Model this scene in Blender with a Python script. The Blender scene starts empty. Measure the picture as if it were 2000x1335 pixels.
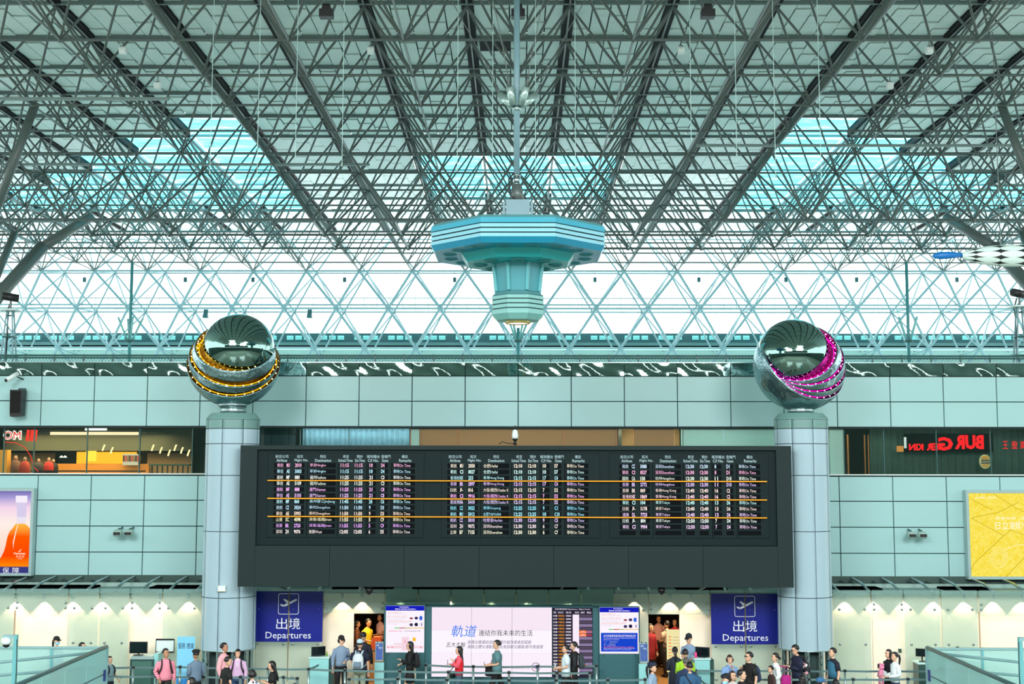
import bpy, bmesh, math, random
from mathutils import Vector, Matrix
R_ = random.Random(7)
SC = bpy.context.scene
COL = SC.collection
PI = math.pi
# ------------------------------------------------------------------ camera
F_PX = 2494.0
CAM_Z = 6.3
PITCH = math.atan((917 - 667.5) / F_PX)
YAW = math.atan(12 / F_PX)
CM = Matrix.Translation((0, 0, CAM_Z)) @ Matrix.Rotation(YAW, 4, 'Z') @ Matrix.Rotation(PI / 2 + PITCH, 4, 'X') @ Matrix.Rotation(0.0014, 4, 'Z')
cd = bpy.data.cameras.new('camera'); cam = bpy.data.objects.new('camera', cd); COL.objects.link(cam)
cam.matrix_world = CM
cd.sensor_width = 36.0; cd.lens = F_PX / 2000 * 36.0; cd.clip_end = 500; cd.clip_start = .1
SC.camera = cam
C3 = CM.to_3x3()
def P(px, py, D):
    """world point at depth D (world y) seen at a pixel of the 2000x1335 photograph"""
    d = C3 @ Vector(((px - 1000) / F_PX, -(py - 667.5) / F_PX, -1))
    t = D / d.y
    return Vector((d.x * t, D, CAM_Z + d.z * t))
# ------------------------------------------------------------------ sky, light, exposure
W = bpy.data.worlds.new('world'); SC.world = W; W.use_nodes = True
bg = W.node_tree.nodes['Background']
bg.inputs[0].default_value = (0.96, 1.0, 1.0, 1); bg.inputs[1].default_value = 3.4
SC.view_settings.view_transform = 'Standard'; SC.view_settings.look = 'None'
SC.view_settings.gamma = 1; SC.view_settings.use_curve_mapping = False
SC.view_settings.exposure = 0.0
def area(name, loc, rot, sx, sy, energy, col):
    l = bpy.data.lights.new(name, 'AREA'); l.shape = 'RECTANGLE'; l.size = sx; l.size_y = sy; l.energy = energy; l.color = col
    o = bpy.data.objects.new(name, l); COL.objects.link(o); o.location = loc; o.rotation_euler = rot
    return o
# the two skylight wells over the near half of the hall let daylight down
for sx_ in (-1, 1):
    area('skylight_daylight', (sx_*13, -3, 20.0), (math.radians(36), 0, 0), 16, 14, 13500, (1.0, 1.0, 1.0))
# ------------------------------------------------------------------ materials
def lin(c):
    c = c / 255.0
    return c / 12.92 if c <= .04045 else ((c + .055) / 1.055) ** 2.4
def rgb(*c): return (lin(c[0]), lin(c[1]), lin(c[2]), 1)
MATS = {}
def mat(name, c=(200, 200, 200), rough=.5, metal=0., emit=0., ecol=None, noise=0., nscale=3., bump=0., bscale=10., alpha=1., coat=0., spec=.5):
    if name in MATS: return MATS[name]
    m = bpy.data.materials.new(name); m.use_nodes = True; nt = m.node_tree; b = nt.nodes['Principled BSDF']
    b.inputs['Base Color'].default_value = rgb(*c); b.inputs['Roughness'].default_value = rough; b.inputs['Metallic'].default_value = metal
    b.inputs['Specular IOR Level'].default_value = spec
    if coat: b.inputs['Coat Weight'].default_value = coat
    if emit:
        b.inputs['Emission Color'].default_value = rgb(*(ecol or c)); b.inputs['Emission Strength'].default_value = emit
    if alpha < 1: b.inputs['Alpha'].default_value = alpha
    if noise or bump:
        tc = nt.nodes.new('ShaderNodeTexCoord')
    if noise:
        n = nt.nodes.new('ShaderNodeTexNoise'); n.inputs['Scale'].default_value = nscale; n.inputs['Detail'].default_value = 4
        nt.links.new(tc.outputs['Object'], n.inputs['Vector'])
        mx = nt.nodes.new('ShaderNodeMix'); mx.data_type = 'RGBA'
        k = 1 - noise
        mx.inputs[6].default_value = tuple(v * k for v in rgb(*c)[:3]) + (1,)
        mx.inputs[7].default_value = tuple(min(1, v * (1 + noise)) for v in rgb(*c)[:3]) + (1,)
        nt.links.new(n.outputs['Fac'], mx.inputs[0]); nt.links.new(mx.outputs[2], b.inputs['Base Color'])
    if bump:
        n2 = nt.nodes.new('ShaderNodeTexNoise'); n2.inputs['Scale'].default_value = bscale; n2.inputs['Detail'].default_value = 2
        nt.links.new(tc.outputs['Object'], n2.inputs['Vector'])
        bp = nt.nodes.new('ShaderNodeBump'); bp.inputs['Strength'].default_value = bump; bp.inputs['Distance'].default_value = .1
        nt.links.new(n2.outputs['Fac'], bp.inputs['Height']); nt.links.new(bp.outputs['Normal'], b.inputs['Normal'])
    MATS[name] = m
    return m
def glassmat(name, tint, gloss=.12, diff=0., dcol=(200, 225, 220), rough=.02):
    """thin pane: tinted see-through + reflection (+ frosting)"""
    if name in MATS: return MATS[name]
    m = bpy.data.materials.new(name); m.use_nodes = True; nt = m.node_tree; nt.nodes.clear()
    out = nt.nodes.new('ShaderNodeOutputMaterial')
    tr = nt.nodes.new('ShaderNodeBsdfTransparent'); tr.inputs[0].default_value = rgb(*tint)
    gl = nt.nodes.new('ShaderNodeBsdfGlossy'); gl.inputs[1].default_value = rough; gl.inputs[0].default_value = (.9, 1, 1, 1)
    mx = nt.nodes.new('ShaderNodeMixShader'); mx.inputs[0].default_value = gloss
    nt.links.new(tr.outputs[0], mx.inputs[1]); nt.links.new(gl.outputs[0], mx.inputs[2])
    last = mx
    if diff:
        df = nt.nodes.new('ShaderNodeBsdfDiffuse'); df.inputs[0].default_value = rgb(*dcol)
        m2 = nt.nodes.new('ShaderNodeMixShader'); m2.inputs[0].default_value = diff
        nt.links.new(mx.outputs[0], m2.inputs[1]); nt.links.new(df.outputs[0], m2.inputs[2]); last = m2
    nt.links.new(last.outputs[0], out.inputs[0])
    MATS[name] = m
    return m
def emis(name, c, s=1.0):
    if name in MATS: return MATS[name]
    m = bpy.data.materials.new(name); m.use_nodes = True; nt = m.node_tree; nt.nodes.clear()
    out = nt.nodes.new('ShaderNodeOutputMaterial'); e = nt.nodes.new('ShaderNodeEmission')
    e.inputs[0].default_value = rgb(*c); e.inputs[1].default_value = s; nt.links.new(e.outputs[0], out.inputs[0])
    MATS[name] = m
    return m
# ------------------------------------------------------------------ mesh builder
class MB:
    def __init__(s): s.v = []; s.f = []; s.m = []; s.mi = 0; s.sm = []; s.smooth = False
    def face(s, *idx): s.f.append(tuple(idx)); s.m.append(s.mi); s.sm.append(s.smooth)
    def box(s, a, b):
        x0, x1 = sorted((a[0], b[0])); y0, y1 = sorted((a[1], b[1])); z0, z1 = sorted((a[2], b[2])); n = len(s.v)
        s.v += [Vector(p) for p in ((x0,y0,z0),(x1,y0,z0),(x1,y1,z0),(x0,y1,z0),(x0,y0,z1),(x1,y0,z1),(x1,y1,z1),(x0,y1,z1))]
        for q in ((0,3,2,1),(4,5,6,7),(0,1,5,4),(1,2,6,5),(2,3,7,6),(3,0,4,7)): s.face(*[n+i for i in q])
        return s
    def cbox(s, c, d): return s.box((c[0]-d[0]/2, c[1]-d[1]/2, c[2]-d[2]/2), (c[0]+d[0]/2, c[1]+d[1]/2, c[2]+d[2]/2))
    def bbox_(s, a, b, bv):
        """box with chamfered front-face edges and corners (12 extra faces)"""
        x0, x1 = sorted((a[0], b[0])); y0, y1 = sorted((a[1], b[1])); z0, z1 = sorted((a[2], b[2])); n = len(s.v)
        s.v += [Vector(p) for p in ((x0,y0+bv,z0),(x1,y0+bv,z0),(x1,y1,z0),(x0,y1,z0),(x0,y0+bv,z1),(x1,y0+bv,z1),(x1,y1,z1),(x0,y1,z1),
                (x0+bv,y0,z0+bv),(x1-bv,y0,z0+bv),(x1-bv,y0,z1-bv),(x0+bv,y0,z1-bv))]
        for q in ((0,3,2,1),(4,5,6,7),(1,2,6,5),(2,3,7,6),(3,0,4,7),(8,9,10,11),(0,1,9,8),(1,5,10,9),(5,4,11,10),(4,0,8,11)): s.face(*[n+i for i in q])
        return s
    def tube(s, p, q, r, n=8, r2=None, caps=False):
        p = Vector(p); q = Vector(q); r2 = r if r2 is None else r2
        d = (q - p)
        if d.length < 1e-6: return s
        d.normalize(); u = d.orthogonal().normalized(); w = d.cross(u); k = len(s.v)
        old = s.smooth; s.smooth = True
        for c, rr in ((p, r), (q, r2)):
            for i in range(n):
                a = 2*PI*i/n; s.v.append(c + (u*math.cos(a) + w*math.sin(a))*rr)
        for i in range(n): j = (i+1) % n; s.face(k+i, k+j, k+n+j, k+n+i)
        s.smooth = False
        if caps: s.face(*[k+i for i in reversed(range(n))]); s.face(*[k+n+i for i in range(n)])
        s.smooth = old
        return s
    def path(s, pts, rs, n=8):
        """smooth tube through points (closed ends)"""
        pts = [Vector(p) for p in pts]
        if not isinstance(rs, (list, tuple)): rs = [rs]*len(pts)
        k = len(s.v); old = s.smooth; s.smooth = True; u = None
        for i, p in enumerate(pts):
            d = (pts[min(i+1, len(pts)-1)] - pts[max(i-1, 0)]).normalized()
            if u is None: u = d.orthogonal().normalized()
            else: u = (u - d*u.dot(d)); u = u.normalized() if u.length > 1e-4 else d.orthogonal().normalized()
            w = d.cross(u); r = rs[i]
            ra, rb = r if isinstance(r, (list, tuple)) else (r, r)
            for j in range(n):
                a = 2*PI*j/n; s.v.append(p + u*math.cos(a)*ra + w*math.sin(a)*rb)
        for i in range(len(pts)-1):
            for j in range(n): j2 = (j+1) % n; s.face(k+i*n+j, k+i*n+j2, k+(i+1)*n+j2, k+(i+1)*n+j)
        s.face(*[k+j for j in reversed(range(n))]); s.face(*[k+(len(pts)-1)*n+j for j in range(n)])
        s.smooth = old
        return s
    def lathe(s, c, prof, n=24, smooth=True, a0=0., caps=True):
        k = len(s.v); old = s.smooth; s.smooth = smooth
        for r, z in prof:
            for j in range(n): a = a0 + 2*PI*j/n; s.v.append(Vector((c[0]+r*math.cos(a), c[1]+r*math.sin(a), c[2]+z)))
        for i in range(len(prof)-1):
            for j in range(n): j2 = (j+1) % n; s.face(k+i*n+j, k+i*n+j2, k+(i+1)*n+j2, k+(i+1)*n+j)
        s.smooth = False
        if caps: s.face(*[k+j for j in reversed(range(n))]); s.face(*[k+(len(prof)-1)*n+j for j in range(n)])
        s.smooth = old
        return s
    def ball(s, c, r, nu=10, nv=6, sc=(1,1,1)):
        k = len(s.v); old = s.smooth; s.smooth = True; c = Vector(c)
        s.v.append(c + Vector((0,0,r*sc[2])))
        for i in range(1, nv):
            t = PI*i/nv
            for j in range(nu): a = 2*PI*j/nu; s.v.append(c + Vector((math.sin(t)*math.cos(a)*r*sc[0], math.sin(t)*math.sin(a)*r*sc[1], math.cos(t)*r*sc[2])))
        s.v.append(c - Vector((0,0,r*sc[2])))
        for j in range(nu): s.face(k, k+1+j, k+1+(j+1)%nu)
        for i in range(nv-2):
            for j in range(nu): a = k+1+i*nu; j2 = (j+1)%nu; s.face(a+j, a+nu+j, a+nu+j2, a+j2)
        e = len(s.v)-1; a = k+1+(nv-2)*nu
        for j in range(nu): s.face(e, a+(j+1)%nu, a+j)
        s.smooth = old
        return s
    def prism(s, poly, y0, y1):
        """polygon of (x, z) points extruded along y"""
        n = len(poly); k = len(s.v)
        for y in (y0, y1):
            for x, z in poly: s.v.append(Vector((x, y, z)))
        s.face(*[k+i for i in range(n)]); s.face(*[k+n+i for i in reversed(range(n))])
        for i in range(n): j = (i+1) % n; s.face(k+j, k+i, k+n+i, k+n+j)
        return s
    def add(s, verts, faces):
        k = len(s.v); s.v += [Vector(v) for v in verts]
        for f in faces: s.face(*[k+i for i in f])
        return s
    def mesh(s, name, mats):
        me = bpy.data.meshes.new(name); me.from_pydata([tuple(v) for v in s.v], [], s.f)
        for m in (mats if isinstance(mats, (list, tuple)) else [mats]): me.materials.append(m)
        me.polygons.foreach_set('material_index', s.m); me.polygons.foreach_set('use_smooth', s.sm); me.update()
        return me
    def build(s, name, mats, parent=None, **kw):
        return link(name, s.mesh(name, mats), parent, **kw)
def link(name, me, parent=None, label=None, cat=None, group=None, kind=None, loc=None, rz=0):
    o = bpy.data.objects.new(name, me); COL.objects.link(o)
    if loc is not None: o.location = loc
    if rz: o.rotation_euler = (0, 0, rz)
    if parent is not None: o.parent = parent
    if label: o['label'] = label
    if cat: o['category'] = cat
    if group: o['group'] = group
    if kind: o['kind'] = kind
    return o
def thing(name, label, cat, loc=(0,0,0), rz=0, group=None, kind=None):
    return link(name, None, None, label, cat, group, kind, loc, rz)
def struct(name, loc=(0,0,0)): return link(name, None, None, kind='structure', loc=loc)
def sized(a, b, D, t=.03):
    """box corners from two pixels at a depth, thickness behind it"""
    p = P(a[0], a[1], D); q = P(b[0], b[1], D)
    return (p.x, D, q.z), (q.x, D+t, p.z)
# text ------------------------------------------------------------------------
_txt = {}
def text_geo(body, shear=0., bold=0.):
    if any(ord(ch) > 0x2fff for ch in body): bold = 0.
    key = (body, shear, bold)
    if key in _txt: return _txt[key]
    cu = bpy.data.curves.new('t', 'FONT'); cu.body = body; cu.shear = shear; cu.offset = bold; cu.resolution_u = 2
    o = bpy.data.objects.new('t', cu); me = bpy.data.meshes.new_from_object(o)
    vs = [tuple(v.co) for v in me.vertices]; fs = [tuple(p.vertices) for p in me.polygons]
    bpy.data.objects.remove(o); bpy.data.curves.remove(cu); bpy.data.meshes.remove(me)
    _txt[key] = (vs, fs)
    return vs, fs
def text_in(mb, body, x0, x1, z0, z1, y, shear=0., bold=0., mirror=False):
    """letters fitted to a rectangle in the plane y"""
    vs, fs = text_geo(body, shear, bold)
    if not vs: return
    ax = min(v[0] for v in vs); bx = max(v[0] for v in vs); ay = min(v[1] for v in vs); by = max(v[1] for v in vs)
    sx = (x1-x0)/max(bx-ax, 1e-3); sz = (z1-z0)/max(by-ay, 1e-3)
    k = len(mb.v)
    for v in vs:
        x = x0 + (v[0]-ax)*sx
        if mirror: x = x1 - (v[0]-ax)*sx
        mb.v.append(Vector((x, y, z0 + (v[1]-ay)*sz)))
    for f in fs: mb.face(*[k+i for i in (reversed(f) if mirror else f)])
def text_px(mb, body, x0, x1, yt, yb, D, **kw):
    p = P(x0, yt, D); q = P(x1, yb, D); text_in(mb, body, p.x, q.x, q.z, p.z, D, **kw)
# ------------------------------------------------------------------ palette
m_wall = mat('wall_enamel', (163, 206, 206), .38, noise=.025, nscale=.7)
m_joint = mat('joint_dark', (38, 62, 60), .8)
m_tile = mat('column_enamel', (166, 193, 204), .28, noise=.02, nscale=1.5)
m_capring = mat('column_cap_grey', (110, 150, 145), .4)
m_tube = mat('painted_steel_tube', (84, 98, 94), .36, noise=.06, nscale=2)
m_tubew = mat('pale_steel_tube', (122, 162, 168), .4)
m_node = mat('node_steel', (96, 108, 106), .4, metal=.3)
m_beam = mat('black_roof_beam', (12, 18, 18), .7, spec=.2)
m_purlin = mat('grey_purlin', (88, 108, 105), .5)
m_panelc = mat('roof_tile', (206, 226, 220), .5, noise=.05, nscale=1.3)
m_chrome = mat('chrome', (225, 235, 235), .04, metal=1.)
m_steel = mat('brushed_steel', (170, 190, 192), .3, metal=1.)
m_hammer = mat('hammered_steel', (138, 168, 174), .28, metal=1., noise=.12, nscale=5, bump=.35, bscale=6)
m_black = mat('black_plastic', (18, 20, 22), .45)
m_boardcase = mat('board_case', (30, 46, 46), .6, noise=.05, spec=.2)
m_boardface = mat('board_face', (8, 30, 32), .6, spec=.2)
m_boardslot = mat('board_slot', (2, 8, 14), .7, spec=.1)
m_white = mat('white_paint', (225, 238, 236), .5)
m_teal = mat('teal_housing', (48, 98, 104), .4)
m_cream = mat('cream_wall', (250, 238, 218), .6)
m_floor = mat('floor_stone', (150, 156, 144), .12, noise=.05, nscale=.5)
m_belt = mat('belt_grey', (92, 122, 124), .6)
m_post = mat('post_steel', (150, 172, 170), .3, metal=.7)
m_skin = mat('skin', (226, 180, 150), .55)
m_skin2 = mat('skin_tan', (190, 140, 108), .55)
m_hair = mat('hair_black', (20, 18, 20), .45, noise=.2, nscale=30)
m_hairb = mat('hair_brown', (62, 44, 36), .45, noise=.2, nscale=30)
m_hairg = mat('hair_grey', (84, 84, 80), .5, noise=.2, nscale=30)
m_eye = mat('eye_dark', (24, 20, 20), .3)
m_lip = mat('lips', (186, 104, 96), .5)
# ================================================================== LARGE STRUCTURE
HR = 14.0; MOD = .222*HR; D0 = 2.666*HR; LO = -1.198; HC = .827*HR; H2 = .668*HR
def Z(h): return CAM_Z + h
# floor
MB().box((-60, -25, -.3), (60, 37.4, 0)).build('floor', m_floor, kind='structure')
m_wood = mat('warm_inner_floor', (196, 150, 96), .3, noise=.1)
MB().box((-60, 39.6, 8.3), (60, 84, 8.6)).build('floor_upper_unseen', mat('bounce_slab_pale', (236, 242, 240), .6), kind='structure')  # unseen pale slab added to bounce light up to the ceiling
m_rearw = mat('rear_wall_green', (58, 84, 78), .6)
wr = struct('wall_rear_unseen', (0, -25, 0))  # unseen wall added to darken reflections; its slot gives them a thin bright line
MB().box((-45, -.4, 0), (45, 0, 11.1)).box((-45, -.4, 11.75), (45, 0, 20.6)).build('rear_wall_core', m_rearw, wr)
for nm_, x_ in (('wall_left_unseen', -45.4), ('wall_right_unseen', 45)):  # unseen side walls added so the mirror balls reflect a darker hall
    MB().box((x_, -25, 0), (x_+.4, 40, 11.5)).build(nm_, m_rearw, kind='structure')
for q in range(-14, 15): MB().cbox((q*3.1, -.2, 11.4), (.35, .3, .7)).build('rear_slot_bar', m_rearw, wr)
# ---- ceiling: panels between black beams, skylights
ceil = struct('ceiling', (0, 0, Z(HR)))
def top_y(r): return D0 + r*MOD
sky_cells = set()
for r in range(4, 10):
    for k in range(4, r+1): sky_cells |= {(-k, r), (k, r)}
for r in range(6, 9):
    for k in (-1, 0, 1): sky_cells.add((k, r))
def tile_cell():
    b = MB(); n = 5; w = MOD-.34; d = MOD-.14; g = .02
    for i in range(n):
        for j in range(n):
            x0 = -w/2 + i*w/n; y0 = -d/2 + j*d/n; dz = .012*((i*3+j*5) % 4)
            b.box((x0+g, y0+g, .0+dz), (x0+w/n-g, y0+d/n-g, .06+dz))
    b.mi = 1; b.box((-w/2, -d/2, .10), (w/2, d/2, .14))
    return b.mesh('ceiling_panel', [m_panelc, m_joint])
cell_me = tile_cell()
def skymat():
    m = bpy.data.materials.new('cyan_skylight'); m.use_nodes = True; nt = m.node_tree; nt.nodes.clear()
    out = nt.nodes.new('ShaderNodeOutputMaterial'); tr = nt.nodes.new('ShaderNodeBsdfTransparent')
    tc = nt.nodes.new('ShaderNodeTexCoord'); mp = nt.nodes.new('ShaderNodeMapping'); mp.inputs['Scale'].default_value = (.5, 2.2, 1)
    n = nt.nodes.new('ShaderNodeTexNoise'); n.inputs['Scale'].default_value = .55; n.inputs['Detail'].default_value = 3; n.inputs['Distortion'].default_value = 1.2
    cr = nt.nodes.new('ShaderNodeValToRGB'); cr.color_ramp.elements[0].position = .5; cr.color_ramp.elements[1].position = .62
    cr.color_ramp.elements[0].color = (.36, .80, .86, 1); cr.color_ramp.elements[1].color = (.72, .95, .96, 1)
    e = cr.color_ramp.elements.new(.3); e.color = (.28, .74, .82, 1)
    nt.links.new(tc.outputs['Object'], mp.inputs[0]); nt.links.new(mp.outputs[0], n.inputs['Vector'])
    nt.links.new(n.outputs['Fac'], cr.inputs[0]); nt.links.new(cr.outputs[0], tr.inputs[0])
    nt.links.new(tr.outputs[0], out.inputs[0])
    return m
m_sky = skymat()
def transl(name, w):
    m = bpy.data.materials.new(name); m.use_nodes = True; nt = m.node_tree; nt.nodes.clear(); out = nt.nodes.new('ShaderNodeOutputMaterial')
    d = nt.nodes.new('ShaderNodeBsdfDiffuse'); d.inputs[0].default_value = rgb(196, 210, 206); t = nt.nodes.new('ShaderNodeBsdfTranslucent'); t.inputs[0].default_value = rgb(225, 235, 235)
    mx = nt.nodes.new('ShaderNodeMixShader'); mx.inputs[0].default_value = w; nt.links.new(d.outputs[0], mx.inputs[1]); nt.links.new(t.outputs[0], mx.inputs[2]); nt.links.new(mx.outputs[0], out.inputs[0]); return m
m_tr = [transl('brightened_tile_%d' % i, w) for i, w in enumerate((.07, .20, .38))]  # translucency stepped up by rows to imitate the brightening toward the glazing
cell_tr = []
for i in range(3):
    b = MB(); n = 5; w = MOD-.34; d = MOD-.14
    for a_ in range(n):
        for c_ in range(n):
            x0, y0 = -w/2+a_*w/n+.004, -d/2+c_*d/n+.004; x1, y1 = x0+w/n-.008, y0+d/n-.008; dz = .012*((a_*3+c_*5) % 4)
            b.add([(x0,y0,dz),(x1,y0,dz),(x1,y1,dz),(x0,y1,dz),(x0,y0,dz+.06),(x1,y0,dz+.06),(x1,y1,dz+.06),(x0,y1,dz+.06)], [(0,3,2,1),(0,1,5,4),(1,2,6,5),(2,3,7,6),(3,0,4,7)])
    cell_tr.append(b.mesh('ceiling_panel', [m_tr[i]]))
for r in range(-4, 12):
    yc = top_y(r) + MOD/2
    kmax = int((.402*(yc+2) + 3)/MOD) + 1
    for k in range(-kmax, kmax+1):
        if (k, r) in sky_cells:
            b = MB(); w = MOD/2-.14; d = MOD/2-.07
            b.box((-w, -d, .12), (w, d, .15))
            link('skylight_pane', b.mesh('skylight_pane', m_sky), ceil, loc=(k*MOD, yc, 0))
            continue
        link('ceiling_panel', cell_me if r < 5 else cell_tr[0 if r < 7 else 1 if r < 9 else 2], ceil, loc=(k*MOD, yc, .05))
# plain ceiling nearer than the picture, with skylight openings, for light and reflections
b = MB()
for r in range(-17, -4):
    y0 = top_y(r); 
    for k in range(-12, 13):
        if (abs(k) in (3, 4, 5) and -15 < r < -8): continue
        b.box((k*MOD-MOD/2+.2, y0+.06, .05), (k*MOD+MOD/2-.2, y0+MOD-.06, .12))
for r in range(-4, 12):
    yc = top_y(r) + MOD/2; kmax = int((.402*(yc+2) + 3)/MOD) + 1
    for k in list(range(-14, -kmax)) + list(range(kmax+1, 15)):
        b.box((k*MOD-MOD/2+.2, yc-MOD/2+.06, .05), (k*MOD+MOD/2-.2, yc+MOD/2-.06, .12))
b.build('ceiling_panel_field', m_panelc, ceil, kind='stuff')
def is_sky(k, r): return (k, r) in sky_cells
for k in range(-13, 13):
    x = (k+.5)*MOD; dk_, pl_ = MB(), MB()
    for r in range(-17, 12):
        if is_sky(k, r) and is_sky(k+1, r): pl_.box((x-.05, top_y(r), .0), (x+.05, top_y(r+1), .16))
        elif is_sky(k, r) or is_sky(k+1, r): dk_.box((x-.10, top_y(r), -.02), (x+.10, top_y(r+1), .3))
        else: dk_.box((x-.17, top_y(r), -.02), (x+.17, top_y(r+1), .3))
    dk_.build('roof_beam', m_beam, ceil)
    if pl_.v: pl_.build('skylight_bar', m_tubew, ceil)
    bb = MB().tube((x, top_y(-4), -.06), (x, top_y(12), -.06), .035, 6); bb.build('roof_rod', m_tube, ceil)
for r in range(-17, 13):
    dk_, pl_ = MB(), MB()
    for k in range(-14, 14):
        if is_sky(k, r) and is_sky(k, r-1): pl_.box((k*MOD-MOD/2, top_y(r)-.025, 0), (k*MOD+MOD/2, top_y(r)+.025, .1))
        else: dk_.box((k*MOD-MOD/2, top_y(r)-.05, -.04), (k*MOD+MOD/2, top_y(r)+.05, .1))
    dk_.build('roof_purlin', m_purlin, ceil)
    if pl_.v: pl_.build('skylight_bar', m_tubew, ceil)
MB().box((P(939, 90, 42).x, 40.4, -.12), (P(998, 90, 42).x, 41.4, -.04)).build('dark_hatch', m_beam, ceil)
# ---- space frame
frame = thing('space_frame', 'huge grey steel tube lattice hanging under the whole hall roof', 'roof truss', (0, D0, Z(HC)))
off = Vector((0, D0, Z(HC)))
near_n = 0; rest = MB(); chords = 0
def lowN(k, i): return Vector((k*MOD, D0+(LO+i)*MOD, Z(HC)))
def topN(k, r): return Vector((k*MOD, D0+r*MOD, Z(HR)-.1))
def low2N(k, j): return Vector((k*MOD, D0+(3.223+j)*MOD, Z(H2)))
def vis(p): return abs(p.x) < .41*p.y + 1.5
def fpart(name, a, bq, r, n=8, m=None):
    b_ = MB(); b_.tube(a-off, bq-off, r, n); b_.build(name, m or m_tube, frame)
braces = []
for i in range(-7, 14):
    yN = lowN(0, i).y; km = int((.41*yN + 3)/MOD) + 1
    km = max(km, 5) if i > -3 else 8
    if i >= -2: fpart('lower_chord', lowN(-km-.5, i), lowN(km+.5, i), .04 if i < 9 else .045)
    else: rest.tube(lowN(-km-.5, i)-off, lowN(km+.5, i)-off, .034, 6)
    for k in range(-km, km+1):
        n0 = lowN(k, i)
        rest.ball(n0-off, .075, 8, 5)
        if i < 13: braces.append((n0, lowN(k, i+1), .036))
        for dk in (-.5, .5):
            for dr in (-1, -2+2):
                pass
        for dk in (-.5, .5):
            for r in (i-2, i-1):
                if r > 12: continue
                braces.append((n0, topN(k+dk, r), .038))
braces = [b_ for b_ in braces]
braces.sort(key=lambda b_: (0 if (vis(b_[0]) and b_[0].y > D0-1.4*MOD and b_[0].z > 0) else 1, b_[0].y + abs(b_[0].x)*.1))
for q, (a, c, r) in enumerate(braces):
    if q < 235: fpart('brace', a, c, r, 7)
    else: rest.tube(a-off, c-off, r, 6)
# lower third layer (transfer girder)
for j in range(3):
    fpart('girder_chord', low2N(-11, j), low2N(11, j), .05)
    for k2 in range(-10, 11):
        k = k2 - .5
        n0 = low2N(k, j); rest.ball(n0-off, .1, 8, 5)
        if j < 2: rest.tube(n0-off, low2N(k, j+1)-off, .042, 6)
        for dk in (-.5, .5):
            for i in (4+j, 5+j): rest.tube(n0-off, lowN(k+dk, i)-off, .044, 6)
rest.build('tube_lattice', [m_tube], frame, kind='stuff')
# ---- far end truss and glazing
fe = thing('end_wall_truss', 'pale tubular triangular truss standing before the bright end glazing', 'truss', (0, 5.5*HR, CAM_Z))
fo = Vector((0, 5.5*HR, CAM_Z))
inn = [(5.286, .827, 0), (5.40, .684, .5), (5.505, .525, 0), (5.60, .37, .5)]
outr = [(5.50, 1.0, .5), (5.56, .86, 0), (5.66, .70, .5), (5.75, .515, 0), (5.86, .40, .5)]
def nd(t, k, dy=0): return Vector(((k+t[2])*MOD, t[0]*HR, Z(t[1]*HR))) - fo
for t in inn[:3]:
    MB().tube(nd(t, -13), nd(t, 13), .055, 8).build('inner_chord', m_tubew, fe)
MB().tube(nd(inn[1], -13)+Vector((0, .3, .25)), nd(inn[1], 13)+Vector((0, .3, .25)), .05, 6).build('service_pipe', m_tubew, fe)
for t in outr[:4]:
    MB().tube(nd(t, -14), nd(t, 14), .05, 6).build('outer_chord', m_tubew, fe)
cnt = 0; rb = MB()
for a, t in enumerate(inn[:3]):
    for k in range(-12, 13):
        nx = inn[a+1]; s0 = nd(t, k)
        for kk in ((k, k-1) if t[2] == 0 else (k, k+1)):
            MB().tube(s0, nd(nx, kk), .078 if a < 2 else .10, 8).build('inner_brace', m_tubew, fe); cnt += 1
        for o_ in (outr[a], outr[a+1]):
            for kk in ((k,) if o_[2] == t[2] else ((k-1, k) if t[2] == 0 else (k, k+1))): rb.tube(s0, nd(o_, kk), .052, 6)
        rb.ball(s0, .13, 8, 5)
for a in range(4):
    for k in range(-13, 14):
        t = outr[a]; nx = outr[a+1]
        for kk in ((k-1, k) if t[2] == 0 else (k, k+1)): rb.tube(nd(t, k), nd(nx, kk), .055, 6)
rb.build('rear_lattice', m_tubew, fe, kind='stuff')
# guard rail of the far catwalk (y 578-600 px)
cw = MB(); zb = P(1000, 601, 5.45*HR).z-fo.z; zt = P(1000, 579, 5.45*HR).z-fo.z
cw.tube((-40, 0, zt), (40, 0, zt), .03, 6)
for q in range(-70, 71): cw.tube((q*.78, 0, zb), (q*.78, 0, zt), .018, 5)
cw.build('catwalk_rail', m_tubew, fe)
# glazing beyond
m_gl = glassmat('clear_glazing', (250, 255, 255), .03)
gz = struct('window_1', (0, 5.98*HR, CAM_Z))
z0 = P(1000, 652, 6.0*HR).z - CAM_Z; 
def gpt(f): return (5.7+(6.0-5.7)*f)*HR - 5.98*HR, (1-f)*1.06*HR + f*z0
for k in range(-9, 9):
    for q in range(4):
        ya, za = gpt(q/4); yb, zb_ = gpt((q+1)/4)
        b = MB(); x0 = k*MOD*1.5+.03; x1 = (k+1)*MOD*1.5-.03
        b.add([(x0,ya,za),(x1,ya,za),(x1,yb,zb_),(x0,yb,zb_),(x0,ya+.02,za),(x1,ya+.02,za),(x1,yb+.02,zb_),(x0,yb+.02,zb_)], [(3,2,1,0),(4,5,6,7),(0,1,5,4),(2,3,7,6),(1,2,6,5),(3,0,4,7)])
        b.build('glass_pane', m_gl, gz)
for q in range(5):
    ya, za = gpt(q/4); MB().cbox((0, ya-.05, za), (90, .08, .06)).build('mullion', m_white, gz)
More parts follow.
